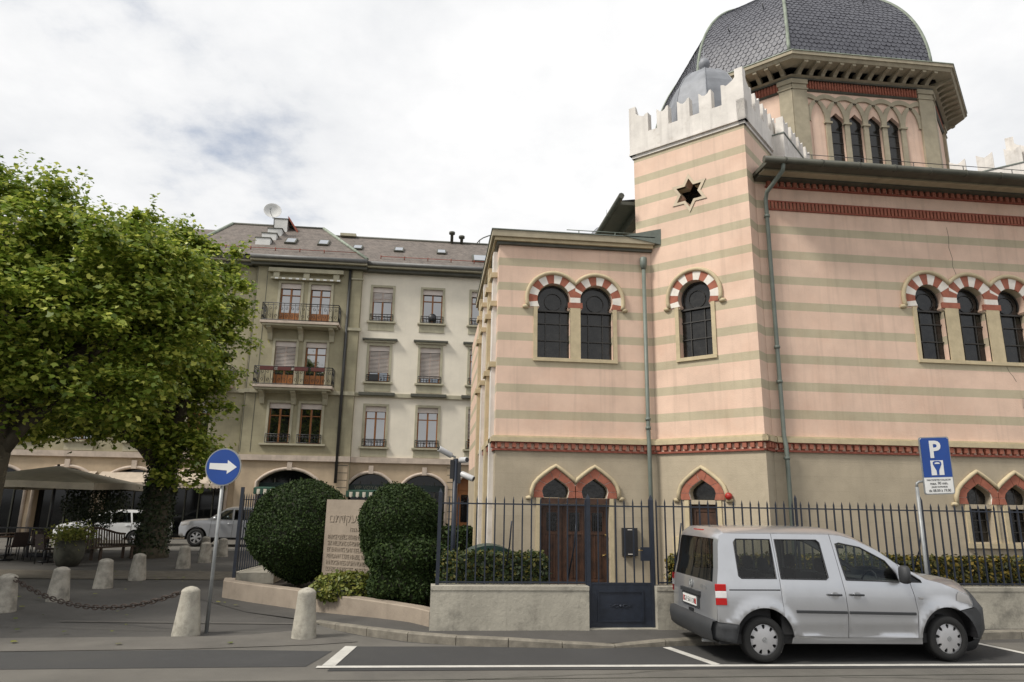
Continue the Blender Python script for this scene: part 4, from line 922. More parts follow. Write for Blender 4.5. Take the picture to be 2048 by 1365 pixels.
def blob(name, c, r, m, parent, lump=.05, seed=0, flat_bottom=None):
    bm = bmesh.new(); bmesh.ops.create_icosphere(bm, subdivisions=4, radius=1)
    for v in bm.verts:
        d = v.co.normalized(); k = 1+lump*(math.sin(d.x*5+seed)*math.sin(d.y*6+seed*2)+math.sin(d.z*7+seed*3)*.7+math.sin(d.x*13+d.z*11)*.35)
        v.co = Vector((c[0]+d.x*r[0]*k, c[1]+d.y*r[1]*k, c[2]+d.z*r[2]*k))
        if flat_bottom is not None and v.co.z < flat_bottom: v.co.z = flat_bottom
    me = bpy.data.meshes.new(name); bm.to_mesh(me); bm.free(); me.materials.append(m); o = bpy.data.objects.new(name, me); return link(o, parent)
def surf_points(o, n):
    me = o.data; me.calc_loop_triangles(); V = np.empty(len(me.vertices)*3); me.vertices.foreach_get('co', V); V = V.reshape(-1, 3)
    T = np.empty(len(me.loop_triangles)*3, np.int32); me.loop_triangles.foreach_get('vertices', T); T = T.reshape(-1, 3); t = V[T]
    cr_ = np.cross(t[:, 1]-t[:, 0], t[:, 2]-t[:, 0]); ar = np.linalg.norm(cr_, axis=1); i = rng.choice(len(T), n, p=ar/ar.sum())
    u = rng.random((n, 2)); f = u.sum(1) > 1; u[f] = 1-u[f]
    return t[i, 0]+(t[i, 1]-t[i, 0])*u[:, :1]+(t[i, 2]-t[i, 0])*u[:, 1:], cr_[i]/(ar[i][:, None]+1e-9)
def bush(name, label, cat, c, r, n, size, m, lump=.05, seed=0, stem=True):
    t = thing(name, label, cat, (c[0], c[1], .1), world=True)
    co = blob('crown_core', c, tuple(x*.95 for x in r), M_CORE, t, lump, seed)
    P, nr = surf_points(co, n); P = P+nr*np.where(rng.random((n, 1)) < .03, rng.uniform(.03, .09, (n, 1)), rng.normal(.012, .022, (n, 1))); leaf_cloud('crown', P, nr, size, m, t, jit=.75)
    if stem: MB().tube([(c[0], c[1], .05), (c[0], c[1], c[2]-r[2]*.6)], .07, 8).build('trunk', M_BARK, t)
    return t
bush('clipped_bush', 'large dark clipped box bush left of the memorial stone', 'bush', (-2.86, 16.45, 1.42), (1.16, 1.0, 1.10), 42000, .028, M_BOX, .045, 1)
bush('clipped_bush', 'dark clipped box bush right of the memorial stone', 'bush', (-.60, 14.2, 1.62), (.80, .75, .80), 32000, .026, M_BOX, .05, 4)
bush('leafy_shrub', 'ragged dark shrub growing under the right clipped bush', 'shrub', (-.40, 13.75, .85), (.72, .60, .75), 18000, .034, M_BOX, .16, 6)
bush('ground_shrub', 'low yellow green shrub in the planter before the memorial', 'shrub', (-1.55, 14.25, .42), (.62, .38, .26), 4200, .042, M_YSHRUB, .12, 3, stem=False)
def hedge(label, x0, x1, y0, y1, z0, z1, m, n, size=.036):
    t = thing('clipped_hedge', label, 'hedge', ((x0+x1)/2, (y0+y1)/2, z0), world=True)
    bm = bmesh.new(); bmesh.ops.create_cube(bm, size=1); bmesh.ops.subdivide_edges(bm, edges=bm.edges, cuts=7, use_grid_fill=True)
    for v in bm.verts:
        p = v.co; k = .02*math.sin(p.x*40)+.02*math.sin(p.z*23+p.x*31); v.co = Vector(((x0+x1)/2+p.x*(x1-x0-.06), (y0+y1)/2+p.y*(y1-y0-.06)*(1+k), (z0+z1)/2+p.z*(z1-z0-.06)*(1+k)))
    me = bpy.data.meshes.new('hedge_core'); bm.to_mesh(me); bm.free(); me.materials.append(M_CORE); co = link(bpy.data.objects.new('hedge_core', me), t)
    P, nr = surf_points(co, n); P = P+nr*rng.normal(.02, .03, (n, 1)); leaf_cloud('hedge_foliage', P, nr, size, m, t, jit=.8)
hedge('clipped green hedge behind the fence left of the door', .2, 2.0, 12.1, 12.95, .1, 1.18, M_HEDGE, 15000)
hedge('yellowing clipped hedge along the synagogue behind the van', 4.35, 14.5, 12.15, 12.95, .1, 1.17, M_HEDGEY, 52000, .038)
hedge('dark hedge beside the porch flank of the synagogue', -.8, 1.2, 20.2, 21.2, .1, 1.35, M_BOX, 7000, .06)
# plane trees
def tree(label, base, top, crown, n_leaves, size, seed, trunk_r=.33, lean=(0, 0), limbs=11):
    """crown: list of ellipsoids (centre, radii) filled by limbs, twig clumps and lobed leaves"""
    rs = np.random.default_rng(seed); t = thing('plane_tree', label, 'tree', (*base, 0), world=True)
    tk = MB(); bz = Vector((*base, 0)); fork = Vector((base[0]+lean[0], base[1]+lean[1], 3.3))
    pts = [bz+Vector((0, 0, -.1)), bz+(fork-bz)*.12, bz+(fork-bz)*.45+Vector((.05, 0, 0)), bz+(fork-bz)*.8, fork]
    tk.tube(pts, [trunk_r*1.5, trunk_r*1.12, trunk_r, trunk_r*.92, trunk_r*.85], 14)
    C = []; wts = np.array([e[1][0]*e[1][1]*e[1][2] for e in crown]); wts = wts/wts.sum()
    ncl = max(60, n_leaves//120)
    for e, wgt in zip(crown, wts):
        m_ = int(ncl*wgt)+3; d = rs.normal(0, 1, (m_, 3)); d /= np.linalg.norm(d, axis=1)[:, None]; rad = rs.uniform(.2, 1.0, (m_, 1))**.42*rs.uniform(.82, 1.14, (m_, 1))
        C.append(np.array(e[0])+d*rad*np.array(e[1]))
    C = np.concatenate(C); C = C[C[:, 2] > 2.5]
    for e in crown[:limbs]:
        tip = Vector(e[0])+Vector((0, 0, e[1][2]*.5)); mid = fork.lerp(tip, .45)+Vector((rs.normal(0, .2), rs.normal(0, .2), .3))
        tk.tube([fork-Vector((0, 0, .25)), fork.lerp(mid, .4)+Vector((0, 0, .05)), mid, mid.lerp(tip, .55), tip], [trunk_r*.62, trunk_r*.5, trunk_r*.36, trunk_r*.22, .03], 9)
        near = C[np.argsort(np.linalg.norm(C-np.array(mid.lerp(tip, .5)), axis=1))[:26]]
        for q in near:
            q = Vector(q); s = mid.lerp(tip, rs.uniform(.1, .9)); tk.tube([s, s.lerp(q, .5)+Vector((0, 0, .12)), q], [.05, .03, .012], 5)
    tk.build('trunk', M_BARK, t)
    k = n_leaves//len(C); P = np.repeat(C, k, 0); spread = rs.uniform(.13, .40, (len(C), 1)); off = rs.normal(0, 1, (len(P), 3))*np.repeat(spread, k, 0)*np.array([1, 1, .62])
    P = P+off; nr = off+np.array([0, 0, .5]); nr /= np.linalg.norm(nr, axis=1)[:, None]
    # shoots that break the outline
    S_ = []; cen = np.array([np.array(e[0]) for e in crown])
    for q in C[rs.permutation(len(C))[:int(len(C)*.22)]]:
        e = crown[int(np.argmin(np.linalg.norm(cen-q, axis=1)))]; d = (q-np.array(e[0]))/np.array(e[1]); d = d/(np.linalg.norm(d)+1e-6)+np.array([0, 0, .45])+rs.normal(0, .25, 3); L_ = rs.uniform(.4, 1.0); m_ = 22
        S_.append(q+d*np.linspace(.1, L_, m_)[:, None]+rs.normal(0, .09, (m_, 3)))
    S_ = np.concatenate(S_); P = np.concatenate([P, S_]); nr = np.concatenate([nr, np.tile([0, -.3, .8], (len(S_), 1))])
    keep = P[:, 2] > 2.3; leaf_cloud('crown', P[keep], nr[keep], size, M_PLANE, t, jit=.55, lobed=True, up=.5)
    return t
E_ = lambda x, y, z, a, b, c: ((x, y, z), (a, b, c))
tree('big plane tree with a mottled trunk at the edge of the terrace', (-11.25, 19.2), 12,
     [E_(-12.3, 19.5, 8.6, 2.6, 2.6, 2.5), E_(-9.7, 19.4, 8.0, 2.1, 2.2, 2.1), E_(-14.2, 19.6, 7.6, 2.4, 2.4, 2.3), E_(-8.4, 19.6, 6.0, 1.8, 2.0, 1.8), E_(-11.0, 18.0, 6.2, 2.5, 2.0, 2.0), E_(-13.6, 18.6, 5.6, 2.2, 2.0, 1.7), E_(-8.6, 18.8, 4.6, 1.5, 1.6, 1.0), E_(-11.4, 19.0, 4.6, 1.9, 1.8, .9), E_(-12.6, 21.6, 4.7, 2.3, 1.8, 1.1), E_(-8.5, 20.4, 8.3, 1.5, 1.7, 1.7), E_(-7.6, 20.0, 7.4, 1.2, 1.4, 1.3), E_(-14.2, 17.2, 4.6, 1.8, 1.8, 1.0)], 98000, .076, 3, .30, (.25, 0))
tree('plane tree with a dark ivy-covered trunk beside the wooden bench', (-10.0, 27.3), 12,
     [E_(-11.0, 27.2, 10.5, 2.4, 2.5, 2.2), E_(-9.2, 27.0, 10.0, 1.8, 2.2, 2.1), E_(-8.8, 26.6, 7.7, 1.7, 2.0, 2.0), E_(-10.6, 26.6, 7.2, 2.6, 2.4, 2.2), E_(-13.0, 27.0, 7.9, 2.4, 2.4, 2.4), E_(-9.3, 26.6, 5.4, 1.7, 1.7, 1.4), E_(-11.3, 26.2, 5.0, 2.0, 2.0, 1.2), E_(-9.6, 26.8, 4.0, 1.2, 1.2, .8), E_(-8.8, 26.3, 3.5, 1.2, 1.2, .9), E_(-12.8, 24.6, 4.9, 2.2, 1.7, 1.0), E_(-14.6, 26.0, 5.2, 2.2, 2.2, 1.3)], 72000, .088, 8, .46, (.1, 0))
tree('plane tree further back over the cafe terrace', (-17.5, 25.5), 11,
     [E_(-17.5, 25.5, 8.6, 3.0, 3.0, 2.7), E_(-15.2, 25.0, 7.0, 2.3, 2.3, 2.0), E_(-19.6, 25.5, 6.6, 2.4, 2.4, 2.0), E_(-16.6, 24.4, 5.3, 2.2, 2.0, 1.3)], 26000, .12, 12, .34)
tree('unseen plane tree added by the road to shade the plaza', (-14.6, 12.2), 11,  # stands out of view, added so its crown shades the plaza
     [E_(-14.6, 12.2, 8.6, 3.0, 3.0, 2.6), E_(-12.8, 12.8, 6.6, 2.2, 2.4, 1.9), E_(-16.6, 12.4, 6.6, 2.4, 2.4, 2.0), E_(-14.2, 10.6, 6.0, 2.3, 2.2, 1.6)], 20000, .13, 21, .34)
grove = [o for o in bpy.data.objects if o.name.startswith('plane_tree') and o.type == 'EMPTY']
for (dx_, dy_, k_, l_) in ((-8.5, -.5, 0, 'unseen plane tree added beside the mottled one for shade'), (-6.0, -3.5, 2, 'unseen plane tree added deep in the square to shade the terrace'), (-8.0, 3.0, 3, 'unseen plane tree added further along the road for shade')):  # copies outside the view, added as canopy to darken the terrace
    c_ = copy_tree(grove[k_]); c_.location = Vector(grove[k_].location)+Vector((dx_, dy_, 0)); c_['label'] = l_; c_['group'] = 'plane trees of the square'
for o in grove: o['group'] = 'plane trees of the square'
# ivy on the second trunk
iv = thing('ivy', 'dark ivy covering the trunk beside the bench', 'ivy', (-10, 27.3, 0), world=True)
n = 4500; a = rng.uniform(0, 2*PI, n); z = rng.uniform(.1, 3.6, n); r_ = .56+rng.normal(0, .07, n)-.03*z
leaf_cloud('ivy_leaves', np.stack([-10+r_*np.cos(a)+.03*z, 27.3+r_*np.sin(a), z], 1), np.stack([np.cos(a), np.sin(a), 0*a], 1), .06, M_OLIVE, iv, jit=.6)
# ================================================================== apartment house across the side street
HOU = thing('apartment_house', 'old four-storey apartment house with balconies, shops below and brown tiled roof', 'building', (-8, 40, 0), world=True)
YH, YP = 40.0, 39.72
FH, FP = Frame((0, YH), 0.0), Frame((0, YP), 0.0)
def rect(a0, a1, z0, z1): return [(a0, z0), (a1, z0), (a1, z1), (a0, z1)]
def segarch(c, hw, z0, zs, zt):
    h = zt-zs; r = (hw*hw+h*h)/(2*h); a = math.degrees(math.asin(min(1, hw/r))); return [(c+hw, z0)]+[(c+r*math.sin(math.radians(t)), zt-r+r*math.cos(math.radians(t))) for t in np.linspace(a, -a, 15)]+[(c-hw, z0)]
def railing(fr, a0, a1, z0, z1, d, parent, sides=0.0):
    m = MB(); segs = [((a0, d), (a1, d))]+([((a0, d), (a0, d-sides)), ((a1, d), (a1, d-sides))] if sides else [])
    for (p, q) in segs:
        L_ = math.hypot(q[0]-p[0], q[1]-p[1]); n = max(1, round(L_/.30)); X = lambda t, z: fr.P(p[0]+(q[0]-p[0])*t/L_, z, p[1]+(q[1]-p[1])*t/L_)
        for z in (z0+.03, z1): m.tube([X(0, z), X(L_, z)], .028, 4)
        m.tube([X(0, z1-.12), X(L_, z1-.12)], .018, 4)
        for i in range(n+1): m.tube([X(L_*i/n, z0), X(L_*i/n, z1)], .018, 4)
        hh = z1-.14-z0
        for i in range(n):
            c = L_*(i+.5)/n; s = 1 if i % 2 else -1; r = min(.11, hh*.27)
            for k in (-1, 1):
                th = np.linspace(0, 2.2*PI, 12); m.tube([X(c+s*k*(r*.25+.0)+r*(1-.36*t/PI)*math.cos(t+PI/2*k)*s*.8, z0+.05+hh*(.5+k*.25)+r*(1-.36*t/PI)*math.sin(t+PI/2*k)) for t in th], .016, 3, cap=False)
    return m.build('railing', M_IRAIL, parent)
def window(fr, c, z0, z1, hw=.6, blind=.12, rail=.45, trim=M_HTRIM, door=False, hood=False, sill=True):
    g = flat(fr, rect(c-hw, c+hw, z0, z1), -.22).build('window', M_WGLASS, HOU)
    zt = z1-.30
    f = MB(); zw = z0+(.75 if door else .0)
    for a in (-hw+.035, hw-.035): f.obox(fr.P(c, 0)[:2], fr.u, a-.035, a+.035, -.21, -.16, z0, zt)
    f.obox(fr.P(c, 0)[:2], fr.u, -.05, .05, -.21, -.15, z0, zt); f.obox(fr.P(c, 0)[:2], fr.u, -hw, hw, -.209, -.165, zt-.42, zt-.37); f.obox(fr.P(c, 0)[:2], fr.u, -hw, hw, -.21, -.162, z0, z0+(.7 if door else .08))
    f.build('window_frame', M_OWOOD, g)
    MB().obox(fr.P(c, 0)[:2], fr.u, -hw, hw, -.14, -.08, zt, z1).build('blind_box', M_BLIND, g)
    if blind > .15:
        zb = z1-(z1-z0)*blind; b = MB(); z = zt-.04
        while z > zb: b.obox(fr.P(c, 0)[:2], fr.u, -hw+.02, hw-.02, -.125, -.105, z-.045, z); z -= .078
        b.build('blind', M_BLIND, g)['kind'] = 'stuff'
    t = MB(); w_ = .14; P0 = fr.P(c, 0)[:2]
    t.obox(P0, fr.u, -hw-w_, -hw, -.03, .05, z0, z1); t.obox(P0, fr.u, hw, hw+w_, -.03, .05, z0, z1); t.obox(P0, fr.u, -hw-w_, hw+w_, -.03, .051, z1, z1+.13); t.build('window_surround', trim, g)
    if sill: MB().obox(P0, fr.u, -hw-.26, hw+.26, -.05, .16, z0-.10, z0-.003).build('window_sill', M_HTRIM, g); MB().obox(P0, fr.u, -hw-.16, hw+.16, -.03, .04, z0-.55, z0-.103).build('apron', trim, g)
    if hood: MB().obox(P0, fr.u, -hw-.42, hw+.42, -.03, .25, z1+.30, z1+.40).build('window_hood', M_EAVE, g); MB().obox(P0, fr.u, -hw-.30, hw+.30, -.03, .16, z1+.19, z1+.298).build('window_hood', M_HTRIM, g)
    if rail: railing(fr, c-hw-.08, c+hw+.08, z0+.02, z0+rail, .10, g)
    return g
hw_ = .58
colsW = (-3.35, -.40, 2.50, 5.4); colsL = tuple(-13.0-3*i for i in range(9))
F1, F2, F3 = (5.05, 7.36), (8.76, 10.90), (12.36, 14.46)
def facade(fr, x0, x1, cols, m, name, levels):
    hs = [rect(c-hw_, c+hw_, *z) for c in cols for z in levels]; wallpanel(MB(), fr, rect(x0, x1, 4.2, 15.6), hs, .25).build(name, m, HOU)
facade(FH, -4.6, 8.5, colsW, M_HWHITE, 'pale_wall', (F1, F2, F3)); facade(FH, -40, -10.62, colsL, M_HGREEN, 'stone_wall', (F1, F2, F3))
bl = {(-3.35, 0): .12, (-.4, 0): .12, (2.5, 0): .75, (-3.35, 1): .72, (-.4, 1): .82, (2.5, 1): .12, (-3.35, 2): .42, (-.4, 2): .12, (2.5, 2): .12}
for c in colsW+colsL:
    for i, z in enumerate((F1, F2, F3)): window(FH, c, *z, hw=hw_, blind=bl.get((c, i), .12 if (i+int(c)) % 3 else .6), rail=.42 if i != 1 else .40, hood=(i == 1))
pc = (-8.60, -6.90); PF = ((5.10, 7.35), (8.28, 10.89), (11.92, 14.36))
hs = [rect(c-hw_, c+hw_, *z) for c in pc for z in PF]; wallpanel(MB(), FP, rect(-10.62, -4.6, 4.2, 15.6), hs, .25).build('pavilion_wall', M_HGREEN, HOU)
MB().box(-10.62, -10.60, YP, YH, 4.2, 15.6).build('pavilion_return', M_HGREEN, HOU); MB().box(-4.60, -4.58, YP, YH, 0, 15.6).build('pavilion_return', M_HGREEN, HOU)
for c in pc:
    for i, z in enumerate(PF): window(FP, c, *z, hw=hw_, blind=.62 if (i == 1 and c < -8) else .12, rail=.5 if i == 0 else 0, door=i > 0, sill=False)
MB().obox(FP.o, FP.u, -9.55, -6.0, -.02, .16, 5.0, 5.10).build('window_sill', M_HTRIM, HOU)
# pilaster strip, quoins, panels, string courses, head cornices
MB().obox(FP.o, FP.u, -5.15, -4.6, -.02, .05, 4.45, 15.4).build('pilaster', M_HGREEN, HOU); MB().obox(FP.o, FP.u, -5.25, -4.45, -.02, .16, 11.65, 11.82).build('pilaster_band', M_HTRIM, HOU); MB().obox(FP.o, FP.u, -5.2, -4.5, -.02, .12, 14.75, 14.83).build('pilaster_band', M_HTRIM, HOU)
for x in (-10.55, -10.0): MB().obox(FP.o, FP.u, x-.012, x+.012, -.0, .012, 4.6, 15.3).build('panel_joint', M_EAVE, HOU)
for x0, x1, y, nm in ((-40, -10.64, YH, 'string_course'), (-10.63, -4.57, YP, 'string_course'), (-4.56, 8.5, YH, 'string_course')):
    MB().box(x0, x1, y-.16, y+.1, 4.16, 4.46).build(nm, M_HSTRING, HOU); MB().box(x0, x1, y-.13, y+.1, 7.88, 8.10).build(nm, M_HTRIM, HOU)
for c in colsW: MB().box(c-1.02, c+1.02, YH-.30, YH-.131, 7.96, 8.12).build('string_course_ledge', M_EAVE, HOU)
MB().box(-9.9, -5.65, YP-.35, YP+.02, 14.95, 15.18).build('head_cornice', M_HTRIM, HOU)
for x in (-9.45, -7.75, -6.05): MB().box(x-.17, x+.17, YP-.26, YP+.02, 14.66, 14.94).build('head_bracket', M_HTRIM, HOU)
# balconies
for z, a0, a1 in ((11.88, -9.95, -5.62), (8.24, -10.05, -5.72)):
    s = MB().box(a0, a1, YP-.95, YP, z-.14, z).build('balcony', M_HSTRING, HOU); MB().box(a0+.12, a1-.12, YP-.85, YP, z-.26, z-.141).build('balcony_moulding', M_HTRIM, s)
    for x in (a0+.45, (a0+a1)/2, a1-.45): MB().prism([(0, z-.262), (.75, z-.262), (.72, z-.36), (.45, z-.45), (.25, z-.62), (.12, z-.95), (0, z-1.0)], lambda a, b, d, x=x: (x+d, YP-a, b), -.13, .13).build('balcony_bracket', M_HTRIM, s)
    railing(FP, a0+.06, a1-.06, z+.02, z+1.02, .88, s, sides=.86)
s = MB().box(-14.6, -11.3, YH-.95, YH, 8.10, 8.24).build('balcony', M_HSTRING, HOU); railing(FH, -14.55, -11.35, 8.26, 9.26, .88, s, sides=.86)
for i, x in enumerate((-9.3, -8.35, -7.45, -6.55)):
    o = MB().box(x-.36, x+.36, YP-1.06, YP-.90, 9.02, 9.22).build('flower_box', mat('dark_red_plastic', (.10, .02, .015), rough=.5, var=.1)); tag(o, 'dark red flower box hanging on the lower balcony railing', 'flower box', 'flower boxes on the lower balcony')
aw = MB().box(-9.75, -5.8, YP-.30, YP-.10, 14.52, 14.64).build('rolled_awning', M_HTRIM, HOU)
for i in range(20):
    if i % 2: MB().box(-9.7+i*.195, -9.7+i*.195+.19, YP-.315, YP-.301, 14.515, 14.60).build('awning_stripe', M_SWHITE, aw)
# downpipe
dp = MB().tube([(-5.28, YP-.12, 15.4), (-5.28, YP-.12, 3.0)], .085, 8).build('downpipe', mat('dark_downpipe', (.035, .035, .032), rough=.5), HOU)
# ground floor with arches
arcs = [(-7.8, 1.62, 3.02, 3.68), (-3.42, 1.2, 2.95, 3.58), (-.45, 1.2, 2.95, 3.55)]; larc = [(c, 1.45, 2.95, 3.6) for c in (-12.6, -16.0, -19.4, -22.8, -26.2, -29.6, -33.0, -36.4)]
hs = [segarch(c, h, .0, s_, t_) for c, h, s_, t_ in larc]; wallpanel(MB(), FH, rect(-40, -10.62, -.1, 4.2), hs, .5).build('ground_wall', M_HBASE, HOU)
wallpanel(MB(), FP, rect(-10.62, -4.6, -.1, 4.2), [segarch(-7.8, 1.62, 0, 3.02, 3.68)], .5).build('ground_wall', M_HBASE, HOU)
dr = segarch(2.02, .62, 0, 3.0, 3.5)
wallpanel(MB(), FH, rect(-4.6, 8.5, -.1, 4.2), [segarch(c, h, 0, s_, t_) for c, h, s_, t_ in arcs[1:]]+[dr], .5).build('ground_wall', M_HBASE, HOU)
for (c, h, s_, t_), fr in [(arcs[0], FP), (arcs[1], FH), (arcs[2], FH)]+[(a, FH) for a in larc]:
    g = flat(fr, segarch(c, h, 0, s_, t_), -.45).build('shop_window', M_SGLASS, HOU)
    pts = segarch(c, h+.06, .0, s_, t_+.06); MB().tube([fr.P(a, b, .03) for a, b in pts], .09, 6).build('arch_moulding', M_HSTRING, g)
    MB().obox(fr.P(c, 0)[:2], fr.u, -.13, .13, -.05, .12, t_-.02, t_+.42).build('keystone', M_HSTRING, g)
    m = MB(); [m.obox(fr.P(c, 0)[:2], fr.u, a-.03, a+.03, -.44, -.38, 0, s_+.2) for a in (-h*.5, 0, h*.5)]; m.build('shop_mullion', M_EAVE, g)
    if fr is FP or c > -4:
        fa = MB().obox(fr.P(c, 0)[:2], fr.u, -h, h, -.44, -.3, 2.62, 2.98).build('shop_fascia', mat('dark_green_fascia', (.012, .03, .028), rough=.4), g)
        if abs(c+3.42) < .1: text('VIP VOYAGES', .30, lambda a, b, d, c=c, fr=fr: fr.P(c+a, 2.70+b, -.30+d), .01, 'shop_lettering', mat('dull_gold_letters', (.20, .20, .14), rough=.5), g)
for x in (-4.95, 1.1): 
    q = MB().obox(FH.o if x > 0 else FP.o, FH.u, x-.27, x+.27, -.02, .04, 0, 4.15).build('rusticated_pier', M_HBASE, HOU)
    for i in range(10): MB().obox(FH.o if x > 0 else FP.o, FH.u, x-.275, x+.275, .0, .045, .35+.4*i, .385+.4*i).build('pier_joint', M_EAVE, q)
g = flat(FH, dr, -.35).build('entrance_door', M_OWOOD, HOU); MB().tube([FH.P(a, b, .03) for a, b in segarch(2.02, .66, 0, 3.0, 3.56)], .08, 6).build('arch_moulding', M_HSTRING, g); MB().obox(FH.P(2.02, 0)[:2], FH.u, -.35, .35, -.345, -.32, 1.0, 2.5).build('door_glass', M_WGLASS, g)
MB().obox(FH.P(2.02, 0)[:2], FH.u, -.6, .6, -.34, -.30, 2.75, 2.9).build('door_transom', M_OWOOD, g)
# striped shop awnings
def awning(c, hw, z, fr, m1, m2, label, drop=.28, out=.75, letters=None, fall=.55):
    t = thing('shop_awning', label, 'awning', fr.P(c, z-.6, 0), world=True); n = int(hw*2/.17); w_ = 2*hw/n
    MB().prism([(0, z), (out, z-fall), (out, z-fall-.05), (0, z-.05)], lambda a, b, d: fr.P(c+d, b, a), -hw, hw).build('awning_cloth', m1, t)
    for i in range(n):
        a = c-hw+w_*i; vs_ = [fr.P(a, z-fall-.05, out+.004), fr.P(a+w_, z-fall-.05, out+.004), fr.P(a+w_, z-fall-.05-drop*.8, out+.02), fr.P(a+w_/2, z-fall-.05-drop, out+.02), fr.P(a, z-fall-.05-drop*.8, out+.02)]
        MB().add(vs_, [(0, 1, 2, 3, 4), (4, 3, 2, 1, 0)]).build('valance_scallop', m2 if i % 2 else m1, t)
    for a in (-hw, hw): MB().tube([fr.P(c+a, z-.4, 0), fr.P(c+a, z-fall-.03, out)], .02, 5).build('awning_arm', M_EAVE, t)
    if letters: text(letters, .26, lambda a, b, d: fr.P(c+a, z-.82+b, out+.022+d), .008, 'awning_lettering', M_BLACK, t)
    return t
M_AGREEN = mat('awning_green', (.025, .075, .05), rough=.8, var=.1); M_AWHITE = mat('awning_cream', (.62, .58, .48), rough=.8, var=.08); M_ACREAM = mat('awning_canvas', (.50, .42, .33), rough=.85, var=.1)
awning(-3.42, 1.25, 2.68, FH, M_AGREEN, M_AWHITE, 'green and white striped awning over the travel agency window', .3, .35, None, .08)
awning(-7.8, 1.72, 2.75, FP, M_AGREEN, M_AWHITE, 'green and white striped awning on the shop under the balconies', .3, .35, None, .08)
awning(-12.6, 1.6, 3.4, FH, M_ACREAM, M_ACREAM, 'cream canvas awning over the cafe window beside the pavilion', .22, 1.1)
awning(-16.0, 1.6, 3.4, FH, M_ACREAM, M_ACREAM, 'cream canvas awning over the next cafe window along', .22, 1.1)
awning(-19.6, 1.75, 3.4, FH, M_ACREAM, M_ACREAM, 'cream canvas awning lettered with the cafe name', .22, 1.1, 'QUATREPICES')
# cornice, gutter, roof
for x0, x1, y in ((-40, -10.8, YH), (-10.9, -4.3, YP), (-4.29, 8.6, YH)):
    c = MB().box(x0, x1, y-.62, y+.3, 15.50, 15.62).build('roof_cornice', M_HTRIM, HOU); MB().box(x0, x1, y-.40, y+.2, 15.32, 15.498).build('cornice_moulding', M_EAVE, c)
    MB().tube([(x0, y-.66, 15.72), (x1, y-.66, 15.72)], .13, 8).build('roof_gutter', mat('grey_gutter', (.16, .16, .155), rough=.5, var=.1), c)
rf = MB(); rf.add([(-4.4, YH-.62, 15.80), (9, YH-.62, 15.80), (9, YH+3.6, 18.9), (-8.5, YH+3.6, 18.9)], [(0, 1, 2, 3)])
rf.add([(-40, YH-.62, 15.80), (-10.5, YH-.62, 15.80), (-10.5, YH+3.6, 18.9), (-40, YH+3.6, 18.9)], [(0, 1, 2, 3)])
rf.add([(-40, YH+3.6, 18.9), (9, YH+3.6, 18.9), (9, YH+10, 15), (-40, YH+10, 15)], [(0, 1, 2, 3)]); ROOF = rf.build('roof', M_TILE, HOU)
pr = MB(); pr.add([(-14.8, YP-.62, 15.82), (-4.3, YP-.62, 15.82), (-7.7, YP+3.7, 19.3), (-13.4, YP+3.7, 19.3), (-7.6, YP+8, 15.9), (-13.5, YP+8, 15.9)], [(0, 1, 2, 3), (1, 4, 2), (3, 5, 0), (3, 2, 4, 5)]); pr.build('pavilion_roof', M_TILE, ROOF)
MB().tube([(-4.3, YP-.62, 15.86), (-7.7, YP+3.7, 19.34)], .10, 6).build('hip_flashing', M_COPPER, ROOF); MB().tube([(-14.8, YP-.62, 15.86), (-13.4, YP+3.7, 19.34)], .10, 6).build('hip_flashing', M_COPPER, ROOF)
MB().tube([(-13.4, YP+3.7, 19.32), (-7.7, YP+3.7, 19.32)], .09, 6).build('ridge', M_EAVE, ROOF); MB().tube([(-7.5, YH+3.6, 18.92), (9, YH+3.6, 18.92)], .09, 6).build('ridge', M_EAVE, ROOF)
def skylight(x, z, y0, sl, s=1.0):
    n = Vector((0, -math.sin(sl), math.cos(sl))); u = Vector((0, math.cos(sl), math.sin(sl))); o_ = Vector((x, y0, z))
    def B(a0, a1, b0, b1, c0, c1): return [tuple(o_+Vector((a, 0, 0))+u*b+n*c) for c in (c0, c1) for a, b in ((a0, b0), (a1, b0), (a1, b1), (a0, b1))]
    fs = [(0, 3, 2, 1), (4, 5, 6, 7), (0, 1, 5, 4), (1, 2, 6, 5), (2, 3, 7, 6), (3, 0, 4, 7)]
    f = MB().add(B(-.33*s, .33*s, 0, .85*s, -.05, .12), fs).build('skylight', M_EAVE, ROOF); MB().add(B(-.25*s, .25*s, .08, .76*s, .121, .13), fs).build('skylight_pane', mat('skylight_glass', (.3, .32, .35), rough=.08, var=.05), f)
sl1 = math.atan2(3.48, 4.32); sl2 = math.atan2(3.1, 4.22)
for x in (-9.15, -7.2): skylight(x, 15.82+(1.65)*math.tan(sl1), YP-.62+1.65, sl1)
for x in (-5.2, -2.65, 0.0): skylight(x, 15.80+1.9*math.tan(sl2), YH-.62+1.9, sl2, .9)
skylight(2.4, 15.8+.9*math.tan(sl2), YH-.62+.9, sl2, 1.5)
sg_ = MB()
for x0, x1, y, sl in ((-13.9, -5.0, YP-.62, sl1), (-3.6, 8, YH-.62, sl2)):
    d = .62; sg_.tube([(x0, y+d-.05, 15.82+d*math.tan(sl)+.12), (x1, y+d-.05, 15.82+d*math.tan(sl)+.12)], .02, 4)
    for i in range(int((x1-x0)/1.4)): sg_.tube([(x0+i*1.4, y+d, 15.8+d*math.tan(sl)), (x0+i*1.4, y+d-.08, 15.8+d*math.tan(sl)+.2)], .035, 4)
sg_.build('snow_guard', M_REDD, ROOF)
